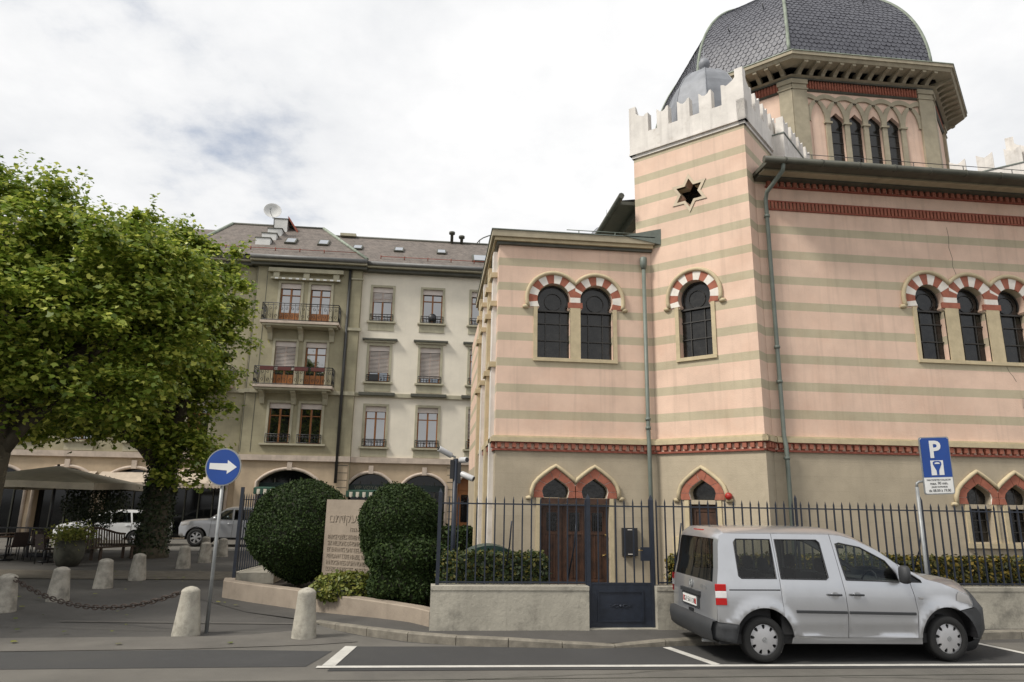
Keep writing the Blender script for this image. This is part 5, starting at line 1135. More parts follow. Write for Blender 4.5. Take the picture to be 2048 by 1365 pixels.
# stepped fire wall / chimney, vents
M_CHIM = mat('white_chimney_render', (.66, .66, .64), rough=.85, var=.06, streak=.15); CH = None
for i, (y, z) in enumerate(((YP+.75, 17.35), (YP+1.5, 17.95), (YP+2.2, 18.55), (YP+2.9, 19.15))):
    o = MB().box(-11.1+.14*i, -10.25+.14*i, y, y+(.75 if i < 3 else 1.6), 16.2, z if i < 3 else 19.5).build('chimney' if CH is None else 'chimney_step', M_CHIM, CH or HOU); CH = CH or o
    MB().box(-11.14+.14*i, -10.21+.14*i, y-.03, y+(.78 if i < 3 else 1.7), (z if i < 3 else 19.5)+.001, (z if i < 3 else 19.5)+.06).build('chimney_coping', M_EAVE, CH)
MB().prism([(0, 19.6), (0, 19.75), (1.2, 18.8), (1.2, 18.6)], lambda a, b, d: (-9.82+a*.55, YP+3.4+d, b), -.5, .6).build('chimney_coping', M_REDD, CH)
for x, h in ((.65, .75), (1.3, .5)): MB().lathe([(.10, 0), (.10, h-.15), (.2, h-.15), (.2, h)], 10, (x, YH+3.4), 18.85).build('roof_vent', M_EAVE, ROOF)
MB().box(-6.6, -5.6, YH+3.3, YH+4.0, 18.9, 19.08).build('roof_vent', M_HTRIM, ROOF)
gd = MB()
for i in range(7):
    a = PI*i/6; gd.tube([(4.2-1.9*math.cos(a), YH+4+t*.6, 18.9+1.0*math.sin(a)) for t in (0, 3)], .03, 4)
gd.tube([(4.2-1.9*math.cos(a), YH+4, 18.9+1.0*math.sin(a)) for a in np.linspace(0, PI, 14)], .04, 5); gd.build('roof_glazing_frame', M_EAVE, ROOF)
ds = thing('satellite_dish', 'white round satellite dish on the stepped chimney', 'satellite dish', (-10.45, YP+2.0, 18.6))
di = MB().lathe([(.02, 0), (.2, .02), (.38, .07), (.52, .15), (.53, .15), (.38, .05), (.2, -.01), (.02, -.02)], 28).build('dish', M_CHIM, ds); di.rotation_euler = (math.radians(78), 0, math.radians(12)); di.location = (-.12, -.1, .95)
MB().tube([(0, .1, -.1), (0, 0, .5), (-.08, -.05, .9)], .035, 6).build('dish_mast', M_GALV, ds); MB().tube([(-.05, -.1, .5), (-.15, -.5, .75), (-.15, -.55, .95)], .02, 5).build('feed_arm', M_GALV, ds); MB().box(-.2, -.1, -.6, -.52, .92, 1.02).build('receiver', M_GALV, ds)
# things standing in the windows
o = MB().box(-3.85, -3.35, YH-.13, YH+.05, 8.85, 9.2).build('window_fan', M_BLACK); tag(o, 'dark box fan in the half-open blind window of the pale wall', 'fan')
o = MB().lathe([(.02, 0), (.24, .01), (.24, .10), (.02, .11)], 16).build('ventilator', M_BLACK); o.rotation_euler = (PI/2, 0, 0); o.location = (-.38, YH-.02, 12.72); tag(o, 'round dark ventilator behind the top floor window railing', 'ventilator')
# ================================================================== cafe terrace under the trees
um = thing('cafe_parasol', 'large square cream parasol over the cafe terrace', 'parasol', (-13.6, 27.4, 0))
MB().tube([(0, 0, 0), (0, 0, 3.2)], .045, 10).build('pole', M_BLACK, um); MB().box(-.4, .4, -.4, .4, 0, .12).build('base', M_BLACK, um)
k = MB(); c = [(-2.4, -2.4, 2.5), (2.4, -2.4, 2.5), (2.4, 2.4, 2.5), (-2.4, 2.4, 2.5)]; mids = [(0, -2.4, 2.56), (2.4, 0, 2.56), (0, 2.4, 2.56), (-2.4, 0, 2.56)]
rimv = [c[0], mids[0], c[1], mids[1], c[2], mids[2], c[3], mids[3]]; k.add(rimv+[(0, 0, 3.15)], [(i, (i+1) % 8, 8) for i in range(8)]); k.add(rimv+[(x, y, z-.22) for x, y, z in rimv], [((i+1) % 8, i, 8+i, 8+(i+1) % 8) for i in range(8)])
k.build('canopy', mat('parasol_canvas', (.45, .40, .31), rough=.85, var=.1), um)
for p in rimv: MB().tube([(0, 0, 2.5), tuple(Vector(p)*.55+Vector((0, 0, 3.15*.45-.03)))], .015, 5).build('strut', M_BLACK, um); MB().tube([(0, 0, 3.12), (p[0], p[1], p[2]-.02)], .014, 4).build('rib', M_BLACK, um)
M_CHAIR = mat('dark_wicker', (.03, .018, .014), rough=.7, var=.2, scale=30, bump=.3); M_TTOP = mat('brown_table_top', (.10, .05, .025), rough=.5, var=.2)
def chair(loc, rz, label):
    t = thing('cafe_chair', label, 'chair', loc, rz, 'dark chairs on the cafe terrace')
    MB().box(-.22, .22, -.22, .22, .43, .47).build('seat', M_CHAIR, t); b = MB(); b.add([(-.22, .20, .47), (.22, .20, .47), (.22, .24, .47), (-.22, .24, .47), (-.21, .28, .9), (.21, .28, .9), (.21, .31, .9), (-.21, .31, .9)], [(0, 3, 2, 1), (4, 5, 6, 7), (0, 1, 5, 4), (1, 2, 6, 5), (2, 3, 7, 6), (3, 0, 4, 7)]); b.build('backrest', M_CHAIR, t)
    for x in (-.2, .2):
        for y in (-.2, .2): MB().tube([(x, y, 0), (x*.95, y*.95, .43)], .014, 6).build('leg', M_BLACK, t)
    return t
def table(loc, label):
    t = thing('cafe_table', label, 'table', loc, random.random(), 'small tables on the cafe terrace')
    MB().lathe([(.02, 0), (.38, 0), (.38, .03), (.02, .03)], 24, (0, 0), .72).build('table_top', M_TTOP, t); MB().tube([(0, 0, .02), (0, 0, .72)], .03, 8).build('column', M_BLACK, t); MB().lathe([(.24, 0), (.22, .03), (.03, .05)], 16).build('foot', M_BLACK, t)
spots = [(-12.3, 24.9), (-13.9, 25.6), (-15.6, 25.2), (-12.9, 26.9), (-14.9, 27.6), (-17.2, 26.6)]
for i, (x, y) in enumerate(spots):
    table((x, y, 0), 'small round cafe table on the terrace under the trees')
    for j in range(2 + i % 2): a = j*2.3+i; chair((x+.62*math.cos(a), y+.62*math.sin(a), 0), a-PI/2, 'dark wicker chair at a cafe table under the trees')
chair((-11.9, 24.1, 0), 2.6, 'dark chair turned towards the potted shrub')
# slatted bench with a curved back
bn = thing('park_bench', 'slatted wooden bench with a curved back beside the tree trunk', 'bench', (-11.0, 25.4, 0), math.radians(62))
M_BW = mat('weathered_bench_wood', (.07, .045, .028), rough=.75, var=.25, scale=12, streak=.3)
Lb = 2.6; hb = lambda x: .92+.12*math.cos((x/Lb-.5)*2*PI)*-1*-1
n = 26
for i in range(n): x = -Lb/2+Lb*(i+.5)/n; MB().add([(x-.022, .22, .42), (x+.022, .22, .42), (x+.022, .245, .42), (x-.022, .245, .42), (x-.022, .31, hb(x+Lb/2)), (x+.022, .31, hb(x+Lb/2)), (x+.022, .33, hb(x+Lb/2)), (x-.022, .33, hb(x+Lb/2))], [(0, 3, 2, 1), (4, 5, 6, 7), (0, 1, 5, 4), (1, 2, 6, 5), (2, 3, 7, 6), (3, 0, 4, 7)]).build('back_slat', M_BW, bn)
MB().tube([(x, .32, hb(x+Lb/2)+.01) for x in np.linspace(-Lb/2, Lb/2, 15)], .035, 6).build('top_rail', M_BW, bn)
for y in (-.22, -.10, .02, .14): MB().box(-Lb/2, Lb/2, y-.045, y+.045, .40, .43).build('seat_slat', M_BW, bn)
for x in (-Lb/2+.1, 0, Lb/2-.1):
    MB().box(x-.035, x+.035, -.24, -.17, 0, .40).build('leg', M_BW, bn); MB().box(x-.035, x+.035, .17, .24, 0, .40).build('leg', M_BW, bn)
for x in (-Lb/2+.1, Lb/2-.1): MB().box(x-.04, x+.04, -.26, .28, .62, .66).build('armrest', M_BW, bn)
# pots
def pot(loc, r, h, label, m):
    t = thing('plant_pot', label, 'plant pot', loc); MB().lathe([(r*.7, 0), (r*.95, h*.3), (r, h*.7), (r*.9, h*.95), (r*1.05, h), (r*.9, h), (r*.85, h*.9)], 22).build('pot', m, t)
    P = rng.normal(0, 1, (900, 3))*np.array([r*.75, r*.75, .16])+np.array([0, 0, h+.16]); leaf_cloud('foliage', P, P*0+np.array([0, 0, 1.]), .05, M_YSHRUB, t)
pot((-11.0, 23.6, 0), .42, .75, 'round stone pot with a yellow green plant on the terrace edge', mat('dark_mossy_pot', (.075, .075, .055), rough=.9, var=.3))
def potted_shrub(loc, r, z, label):
    t = thing('potted_shrub', label, 'shrub', loc, world=False); MB().lathe([(.25, 0), (.34, .5), (.36, .52), (.3, .5)], 16).build('pot', M_CONC, t); MB().tube([(0, 0, .4), (0, 0, z)], .035, 6).build('trunk', M_BARK, t)
    d = rng.normal(0, 1, (5200, 3)); d /= np.linalg.norm(d, axis=1)[:, None]; P = d*(rng.uniform(.2, 1, (5200, 1))**.5)*np.array(r)+np.array([0, 0, z]); leaf_cloud('foliage', P, d, .045, M_OLIVE, t)
potted_shrub((-12.9, 29.2, 0), (1.25, 1.0, 1.05), 1.85, 'dark bushy potted shrub under the cafe parasol')
# low terrace rail
tr = thing('terrace_rail', 'dark low rail along the front of the cafe terrace', 'railing', (-14, 24.2, 0), world=True)
MB().box(-18.5, -11.6, 26.6, 26.66, .95, 1.0).build('rail', M_BLACK, tr)
for x in (-18.4, -16.1, -13.8, -11.7): MB().box(x-.03, x+.03, 26.6, 26.66, 0, .95).build('post', M_BLACK, tr)
# ================================================================== vehicles
M_SILVER = mat('silver_car_paint', (.50, .51, .53), rough=.28, var=.02, metal=.7, coat=.8, dirt=((.36, .36, .36), 1.5, .5, .9, .3))
M_WCAR = mat('white_car_paint', (.72, .73, .74), rough=.3, var=.02, coat=.6)
M_BUMP = mat('grey_black_bumper_plastic', (.035, .037, .040), rough=.6, var=.08, bump=.1, bscale=90)
M_TYRE = mat('tyre_rubber', (.014, .014, .014), rough=.85, var=.15, bump=.2, bscale=60)
M_HUB = mat('silver_hubcap', (.50, .50, .51), rough=.4, metal=.5, var=.04)
M_INT = mat('dark_car_interior', (.022, .022, .023), rough=.85, var=.1)
M_TAILR = mat('red_lamp_plastic', (.45, .008, .008), rough=.18, var=.04, coat=.6); M_LAMP = mat('clear_lamp_plastic', (.42, .41, .40), rough=.15, var=.04, coat=.6)
def glassmat(name, tint):
    m = bpy.data.materials.new(name); m.use_nodes = True; t = m.node_tree; t.nodes.remove(t.nodes['Principled BSDF']); L = t.links.new
    tr = t.nodes.new('ShaderNodeBsdfTransparent'); tr.inputs[0].default_value = (*tint, 1); gl = t.nodes.new('ShaderNodeBsdfGlossy'); gl.inputs['Roughness'].default_value = .02
    fr = t.nodes.new('ShaderNodeFresnel'); g_ = t.nodes.new('ShaderNodeNewGeometry'); io = t.nodes.new('ShaderNodeMapRange'); L(g_.outputs['Backfacing'], io.inputs[0]); io.inputs[3].default_value = 1.5; io.inputs[4].default_value = 1/1.5; L(io.outputs[0], fr.inputs[0]); mx = t.nodes.new('ShaderNodeMixShader'); L(fr.outputs[0], mx.inputs[0]); L(tr.outputs[0], mx.inputs[1]); L(gl.outputs[0], mx.inputs[2]); L(mx.outputs[0], t.nodes['Material Output'].inputs[0]); return m
M_CGLASS = glassmat('car_side_glass', (.74, .80, .77)); M_CTINT = glassmat('car_tinted_glass', (.50, .53, .52))
def car_side(name, outline, holes, inset, W, near, m, parent, step=.06, glass=None, gname='window', rim=True):
    """one body panel: 2D outline (x,z) bent onto the flank surface; window openings get their own glass"""
    vo, fo = panel2d(ccw(outline), holes, step); y = lambda a, b: inset(a, b) if near else W-inset(a, b)
    mb = MB(); fl = fo.tolist() if near else [t[::-1] for t in fo.tolist()]
    mb.add([(a, y(a, b), b) for a, b in vo], fl, True)
    lp = ccw(outline); n = len(lp); dd = .02 if near else -.02      # folded edge so the panel has thickness
    mb.add([(a, y(a, b), b) for a, b in lp]+[(a, y(a, b)+dd, b) for a, b in lp], [(i, n+i, n+(i+1) % n, (i+1) % n) if near else ((i+1) % n, n+(i+1) % n, n+i, i) for i in range(n)])
    o = mb.build(name, m, parent)
    for h in holes:
        if glass is None: continue
        h = ccw(h); vo, fo = panel2d(h, (), .09); d_ = .012 if near else -.012; g_ = MB(); g_.add([(a, y(a, b)+d_, b) for a, b in vo], fo.tolist() if near else [t[::-1] for t in fo.tolist()], True); g_ = g_.build(gname, glass, o)
        if rim: MB().tube([(a, y(a, b)+.002*(1 if near else -1), b) for a, b in h+[h[0]]], .011, 5, cap=False).build('window_seal', M_BLACK, o)
    return o
def car_top(pts, inset, W, parent, spec):
    """skin over the car across its width; pts rows (x, z, bulge, power); spec: list of (i0, i1, name, material, (s0, s1, glassname, glassmat) or None)"""
    S = [0, .004, .015, .035, .07, .13, .22, .34, .5, .66, .78, .87, .93, .965, .985, .996, 1]
    n = len(pts); nr = []
    for i in range(n):
        a, b = pts[max(i-1, 0)], pts[min(i+1, n-1)]; d = Vector((b[0]-a[0], b[1]-a[1])).normalized(); nr.append(Vector((-d.y, d.x)))
    def pt(i, s):
        x, z, bg, pw = pts[i]; y0 = inset(x, z); h = bg*(1-abs(2*s-1)**pw); return (x+nr[i].x*h, y0+(W-2*y0)*s, z+nr[i].y*h)
    for i0, i1, name, m, gl in spec:
        a, g_ = MB(), MB()
        for i in range(i0, i1):
            for j in range(len(S)-1):
                q = [pt(i, S[j]), pt(i, S[j+1]), pt(i+1, S[j+1]), pt(i+1, S[j])]
                (g_ if gl and gl[0] <= (S[j]+S[j+1])/2 <= gl[1] and gl[4] <= i < gl[5] else a).add(q, [(3, 2, 1, 0)], True)
        for mb in (a, g_):     # weld
            if not mb.v: continue
            key = {}; idx = []
            V = []
            for v in mb.v:
                k = tuple(round(c, 5) for c in v)
                if k not in key: key[k] = len(V); V.append(v)
                idx.append(key[k])
            mb.v = V; mb.f = [tuple(idx[k] for k in f) for f in mb.f]
        o = a.build(name, m, parent)
        if g_.v: g_.build(gl[2], gl[3], o)
    return pt
def wheel(parent, x, y, r, w_, near, style, rr=.205):
    """tyre, rim and hub; y = outer face"""
    sg = 1 if near else -1
    ty = MB(); prof = [(r*.66, 0), (r*.72, -.012), (r*.93, -.006), (r*.985, .02), (r, .05), (r, w_-.05), (r*.985, w_-.02), (r*.93, w_), (r*.66, w_)]
    ty.lathe(prof, 40, cap=False); ty.v = [(x+v[0], y+sg*v[2], r+v[1]) for v in ty.v]
    if near: pass
    wh = ty.build('wheel', M_TYRE, parent)
    dk = MB().lathe([(.01, .05), (rr*1.02, .05), (rr*1.02, .06), (.01, .06)], 32); dk.v = [(x+v[0], y+sg*v[2], r+v[1]) for v in dk.v]; dk.build('slot_shade_disc', M_BLACK, wh)  # black disc painting in the shade seen through the hubcap slots
    nh = 9 if style == 'cap' else 6
    holes = []
    for k in range(nh):
        a = 2*PI*(k+.25)/nh; r0_, r1_ = (rr*.70, rr*.90) if style == 'cap' else (rr*.34, rr*.88); hw = (.17 if style == 'cap' else .36)
        holes.append([(rq*math.cos(a+t), rq*math.sin(a+t)) for rq, t in ((r0_, -hw*.55), (r1_, -hw*.8), (r1_*1.04, 0), (r1_, hw*.8), (r0_, hw*.55), (r0_*.93, 0))])
    vo, fo = panel2d([(rr*math.cos(t), rr*math.sin(t)) for t in np.linspace(0, 2*PI, 44, endpoint=False)], holes, .03)
    dome = lambda a, b: -.012-.02*(1-(math.hypot(a, b)/rr)**2)+.03
    cp = MB(); cp.add([(x+a, y+sg*dome(a, b), r+b) for a, b in vo], fo.tolist() if near else [t[::-1] for t in fo.tolist()], True)
    for h in holes: cp.add([(x+a, y+sg*dome(a, b), r+b) for a, b in h]+[(x+a, y+sg*(dome(a, b)+.03), r+b) for a, b in h], [(i, 6+i, 6+(i+1) % 6, (i+1) % 6) for i in range(6)]+[((i+1) % 6, 6+(i+1) % 6, 6+i, i) for i in range(6)])
    c = cp.build('hubcap', M_HUB, wh)
    q = MB(); q.tube([(x+.030*math.cos(t), y-sg*.004, r+.030*math.sin(t)) for t in np.linspace(0, 2*PI, 20)], .004, 5, cap=False)
    if style == 'cap' and near:
        for pl_ in ([(-.018, .022), (0, -.002), (.018, .022)], [(-.025, .010), (-.012, -.024), (0, -.002), (.012, -.024), (.025, .010)]): q.tube([(x+a, y-.004, r+b) for a, b in pl_], .003, 4)
    q.build('wheel_emblem', M_GALV, wh)
def arch(cx_, r, a0, a1, cz=.29, n=14): return arc(cx_, cz, r, a0, a1, n)
# ---- silver van
VAN = thing('van', 'silver passenger van with black bumpers parked in the marked bay', 'van', (4.59, 9.62, 0))
W = 1.79
def vin(x, z):
    t = .018*max(0, (z-.70)/.30)**2 if z < 1.0 else .018+(z-1.0)*.205
    if z < .5: t += (.5-z)**2*.35
    if x > 2.2: t += ((x-2.2)/1.1)**2*.17
    if x < -.45: t += ((-.45-x)/.3)**2*.05
    for wx in (0, 2.72):
        d = math.hypot(x-wx, z-.29); t -= .028*math.exp(-((d-.45)/.055)**2)
    t += .012*math.exp(-((z-.40)/.03)**2)      # crease above the sill
    return t
ra, fa = arch(0, .425, 150, 46), arch(2.72, .43, 176, 62)
ra2 = arch(0, .425, 44.5, 6, n=6)
fx = lambda x: -.4+(x+.4)*.80 if x < -.4 else (2.97+(x-2.97)*1.36 if x > 2.97 else x)      # overhangs of this model
FX = lambda pts: [(fx(p[0]), *p[1:]) for p in pts]
quarter = [(-.715, .53), (-.372, .502)]+ra[1:]+[(.283, .75), (.272, 1.04), (.262, 1.30), (.245, 1.690), (-.47, 1.690), (-.55, 1.655), (-.59, 1.55), (-.64, 1.22), (-.69, 1.02), (-.712, .80)]
qh = [(-.31, 1.125), (-.275, 1.095), (.232, 1.092), (.216, 1.612), (-.285, 1.612), (-.322, 1.575)]
slide = [(.291, .605)]+ra2[1:]+[(.40, .325), (1.205, .325), (1.228, .65), (1.215, .90), (1.195, 1.06), (1.155, 1.45), (1.125, 1.688), (.252, 1.690), (.268, 1.30), (.279, 1.04), (.289, .75)]
sh = [(.302, 1.090), (.965, 1.082), (1.0, 1.11), (.955, 1.575), (.915, 1.610), (.286, 1.612)]
fdoor = [(1.213, .325), (2.232, .322), (2.272, .65), (2.245, .87), (2.212, 1.03), (2.075, 1.292), (1.81, 1.478), (1.5, 1.622), (1.30, 1.672), (1.133, 1.687), (1.163, 1.45), (1.203, 1.06), (1.223, .90), (1.236, .65)]
fh = [(1.262, 1.078), (2.05, 1.058), (2.03, 1.16), (1.90, 1.335), (1.56, 1.515), (1.25, 1.572), (1.195, 1.565), (1.225, 1.30)]
fend = [(2.240, .322), (2.292, .322)]+fa[1:]+[(2.96, .672), (3.16, .70), (3.135, .80), (3.08, .885), (2.96, .955), (2.71, 1.04), (2.47, 1.092), (2.083, 1.294), (2.220, 1.03), (2.253, .87), (2.280, .65)]
th = [(2.150, 1.056), (2.395, 1.052), (2.385, 1.075), (2.135, 1.225)]
for near in (True, False):
    q = car_side('rear_quarter_panel', FX(quarter), [qh], vin, W, near, M_SILVER, VAN, glass=M_CTINT)
    sd_ = car_side('sliding_door', slide, [sh], vin, W, near, M_SILVER, VAN, glass=M_CTINT)
    fd = car_side('front_door', fdoor, [fh], vin, W, near, M_SILVER, VAN, glass=M_CGLASS)
    car_side('front_wing', FX(fend), [th], vin, W, near, M_SILVER, VAN, glass=M_CGLASS)
    Y = (lambda a, b, d=0: vin(a, b)-d) if near else (lambda a, b, d=0: W-vin(a, b)+d)
    # sill, bumper corners, mouldings, handles, lamps
    sl = MB(); pl = [(.40, .322), (.385, .25), (2.30, .235), (2.293, .320)]; vo, fo = panel2d(ccw(pl), (), .08); sl.add([(a, Y(a, b)+(.012 if near else -.012), b) for a, b in vo], fo.tolist() if near else [t[::-1] for t in fo.tolist()], True); sl.build('sill', M_SILVER, VAN)
    def strip(name, x0, x1, z0, z1, th_, m, par, n=14):
        s = MB(); sgn = -1 if near else 1; xs = np.linspace(x0, x1, n); vs_ = []
        for x in xs:
            y = Y(x, (z0(x)+z1(x))/2); vs_ += [(x, y, z0(x)), (x, y+sgn*th_, z0(x)+.006), (x, y+sgn*th_, z1(x)-.006), (x, y, z1(x))]
        fs = [(4*i+j, 4*i+4+j, 4*i+5+j, 4*i+1+j) if near else (4*i+1+j, 4*i+5+j, 4*i+4+j, 4*i+j) for i in range(n-1) for j in range(3)]+[(0, 1, 2, 3), (4*n-1, 4*n-2, 4*n-3, 4*n-4)]
        return s.add(vs_, fs).build(name, m, par)
    zl = lambda x: .665-.018*(x-.48); strip('side_moulding', .475, 1.215, lambda x: zl(x)-.020, lambda x: zl(x)+.020, .016, M_BUMP, sd_); strip('side_moulding', 1.25, 2.235, lambda x: zl(x)-.020, lambda x: zl(x)+.020, .016, M_BUMP, fd)
    strip('door_rail', -.47, .265, lambda x: .935, lambda x: .952, .004, M_BLACK, q, 6)
    for x0, x1, par in ((.95, 1.15, sd_), (1.28, 1.48, fd)):
        d = MB(); d.lathe([(.0, 0), (.045, 0), (.05, .004)], 18); d.v = [((x0+x1)/2+.012+v[0]*1.1, Y((x0+x1)/2, .88)+(-.003-v[2]*.3 if near else .003+v[2]*.3), .872+v[1]) for v in d.v]; d.build('handle_recess', M_SILVER, par)
        sgn = -1 if near else 1; MB().tube([(x0, Y(x0, .885)+sgn*.012, .885), (x0+.03, Y(x0, .885)+sgn*.03, .885), (x1-.03, Y(x1, .885)+sgn*.03, .882), (x1, Y(x1, .885)+sgn*.012, .882)], .014, 7).build('door_handle', M_BUMP, par)
    # rear lamp wraps the corner
    for z0_, z1_, m in ((.745, .835, M_TAILR), (.837, .925, mat('white_lamp_plastic', (.75, .73, .72), rough=.2, var=.03, coat=.6)), (.927, 1.02, M_TAILR)):
        strip('tail_lamp', -.665, -.52, lambda x, z=z0_: z, lambda x, z=z1_: z, .014, m, q, 8)
    strip('side_repeater', 2.31, 2.375, lambda x: .825, lambda x: .855, .010, M_LAMP, VAN, 4)
    # mirror
    sgn = -1 if near else 1
    mi = MB(); yb = Y(2.08, 1.12); mi.lathe([(.03, -.115), (.075, -.10), (.085, 0), (.08, .09), (.05, .125)], 14, sx=.8, sy=1.15); mi.v = [(2.06+v[0], yb+sgn*.14+v[1], 1.16+v[2]) for v in mi.v]; mi = mi.build('door_mirror', M_BUMP, fd)
    MB().tube([(2.10, yb, 1.08), (2.07, yb+sgn*.10, 1.10)], .025, 6).build('mirror_arm', M_BUMP, mi)
    # wheels
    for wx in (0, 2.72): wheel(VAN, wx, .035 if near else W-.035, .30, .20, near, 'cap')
    # wheel arch liners
    for wx in (0, 2.72):
        l = MB(); ap = arc(wx, .29, .44, 178, 2, 18); y0, y1 = (.02, .42) if near else (W-.42, W-.02)
        l.add([(a, y0, b) for a, b in ap]+[(a, y1, b) for a, b in ap]+[(wx, y1 if near else y0, .2)], [(i, i+1, 20+i, 19+i) for i in range(18)]+[(20+i, 19+i, 19+i, 38)[0:0] or (19+i, 20+i, 38) if near else (i+1, i, 38) for i in range(18)]); l.build('arch_liner', M_BLACK, VAN)
    # front lamp
    hl = MB(); pl = FX([(2.93, .80), (3.16, .735), (3.12, .86), (2.99, .92), (2.95, .88)]); vo, fo = panel2d(ccw(pl), (), .05); hl.add([(a, Y(a, b, .006), b) for a, b in vo], fo.tolist() if near else [t[::-1] for t in fo.tolist()], True); hl.build('headlamp', M_LAMP, VAN)
    # dark bumper side pieces
    bp = [(-.80, .30), (-.42, .26), (-.375, .40), (-.365, .50), (-.72, .528), (-.80, .54), (-.83, .44)]; bp = FX(bp); vo, fo = panel2d(ccw(bp), (), .05); b = MB(); b.add([(a, Y(a, b_, .012)+(max(0, -.63-a)*1.3 if near else -max(0, -.63-a)*1.3), b_) for a, b_ in vo], fo.tolist() if near else [t[::-1] for t in fo.tolist()], True); b.build('rear_bumper_side', M_BUMP, VAN)
    fp = [(3.10, .275), (3.20, .27), (3.27, .42), (3.27, .60), (3.20, .695), (2.965, .668), (3.05, .56), (3.12, .42)]; fp = FX(fp); vo, fo = panel2d(ccw(fp), (), .05); b = MB(); b.add([(a, Y(a, b_, .010), b_) for a, b_ in vo], fo.tolist() if near else [t[::-1] for t in fo.tolist()], True); b.build('front_bumper_side', M_BUMP, VAN)
tp = [(-.70, .26, .03, 4), (-.80, .30, .04, 4), (-.83, .44, .04, 4), (-.80, .535, .04, 4), (-.722, .542, .035, 4), (-.712, .80, .035, 4), (-.70, .98, .035, 5), (-.685, 1.03, .035, 5), (-.64, 1.22, .04, 5), (-.59, 1.55, .05, 5), (-.575, 1.60, .05, 5), (-.545, 1.655, .055, 5), (-.47, 1.690, .075, 5), (-.30, 1.693, .085, 5), (.25, 1.693, .095, 5), (1.13, 1.690, .095, 5), (1.30, 1.674, .09, 5), (1.42, 1.645, .085, 5), (1.50, 1.624, .085, 5), (1.81, 1.480, .08, 4.5), (2.08, 1.296, .075, 4), (2.40, 1.108, .07, 4), (2.47, 1.094, .07, 4),
      (2.71, 1.042, .10, 3), (2.96, .957, .15, 2.6), (3.08, .887, .20, 2.4), (3.135, .80, .24, 2.3), (3.165, .70, .27, 2.2), (3.21, .692, .28, 2.2), (3.27, .60, .29, 2.2), (3.27, .42, .29, 2.2), (3.20, .27, .27, 2.2), (3.0, .22, .2, 2.2)]
tp = [(fx(a), b, c*(1.05 if a > 3.05 else 1), d+(1.4 if a > 2.9 else 0)) for a, b, c, d in tp]
car_top(tp, vin, W, VAN, [(0, 4, 'rear_bumper', M_BUMP, None), (4, 12, 'tailgate', M_SILVER, (.06, .94, 'rear_window', M_CTINT, 7, 10)), (12, 17, 'roof', M_SILVER, None), (17, 22, 'windscreen_frame', M_SILVER, (.045, .955, 'windscreen', M_CGLASS, 18, 21)), (22, 27, 'bonnet', M_SILVER, None), (27, 32, 'front_bumper', M_BUMP, None)])
# grille, front plate
xg = fx(3.17)+.285
MB().box(xg-.08, xg+.004, .62, W-.62, .735, .80).build('grille', M_BLACK, VAN)
MB().box(fx(3.27)+.25, fx(3.27)+.315, .64, W-.64, .44, .54).build('front_plate', mat('plate_white', (.75, .75, .73), rough=.4, var=.03), VAN)
MB().box(fx(3.24)+.16, fx(3.24)+.262, .55, W-.55, .32, .40).build('lower_intake', M_BLACK, VAN)
# interior, seats, rear details
MB().box(-.62, 2.6, .09, W-.09, .24, .36).build('floor_pan', M_INT, VAN); MB().box(-.60, .15, .12, W-.12, .36, .86).build('load_cover', M_INT, VAN); MB().box(2.05, 2.6, .12, W-.12, .36, 1.0).build('dashboard', M_INT, VAN); MB().box(2.6, 3.15, .22, W-.22, .25, .84).build('engine_block', M_BLACK, VAN)
for (a, c, par_, near) in ((.28, 1.2, 0, 1), (1.25, 2.2, 0, 1)):
    for y0 in (.06, W-.085): MB().box(a, c, y0, y0+.025, .36, 1.04).build('door_lining', M_INT, VAN)
for x, y in ((.35, .40), (.35, .90), (.35, 1.40), (1.25, .45), (1.25, 1.33)):
    s = MB(); s.add([(x-.02, y-.22, .45), (x+.12, y-.22, .45), (x+.12, y+.22, .45), (x-.02, y+.22, .45), (x-.17, y-.19, 1.12), (x-.07, y-.19, 1.12), (x-.07, y+.19, 1.12), (x-.17, y+.19, 1.12)], [(0, 3, 2, 1), (4, 5, 6, 7), (0, 1, 5, 4), (1, 2, 6, 5), (2, 3, 7, 6), (3, 0, 4, 7)]); s.box(x, x+.5, y-.23, y+.23, .42, .60); s = s.build('seat', M_INT, VAN)
    h = MB().lathe([(.05, 0), (.12, .02), (.135, .08), (.12, .16), (.06, .19)], 12, sx=.5); h.v = [(x-.13+v[0], y+v[1], 1.15+v[2]) for v in h.v]; h.build('headrest', M_INT, s)
MB().tube([(1.86+.05*math.sin(t), .45+.18*math.cos(t), 1.0+.17*math.sin(t)) for t in np.linspace(0, 2*PI, 20)], .014, 6, cap=False).build('steering_wheel', M_BLACK, VAN)
MB().lathe([(.02, 0), (.1, .0), (.1, .05), (.02, .05)], 10, (1.72, W/2), 1.46, sx=.3).build('inside_mirror', M_BLACK, VAN)
xr = lambda z: -0.6815 if z < .95 else -0.6660
MB().box(-0.7110, -0.6710, .56, 1.22, .635, .80).build('plate_recess', M_BUMP, VAN); MB().box(-0.7210, -0.6760, .52, 1.26, .81, .865).build('tailgate_grip', M_BUMP, VAN)
M_PLT = mat('plate_white', (.75, .75, .73), rough=.4, var=.03)
pl_ = MB().box(-0.7210, -0.7120, .62, 1.16, .655, .78).build('number_plate', M_PLT, VAN)
PR = lambda a, b, d: (-0.7210-d, .89-a, .682+b)
text('GE\u00b7561138', .095, PR, .002, 'plate_text', M_BLACK, pl_, squeeze=1.0)
for a in (-.225, .235): MB().prism([(a-.025, -.005), (a+.025, -.005), (a+.025, .06), (a, .08), (a-.025, .06)], PR, 0, .002).build('canton_shield', M_TAILR, pl_)
MB().box(-0.7110, -0.6760, .80, .96, .56, .60).build('boot_release', M_BLACK, VAN)
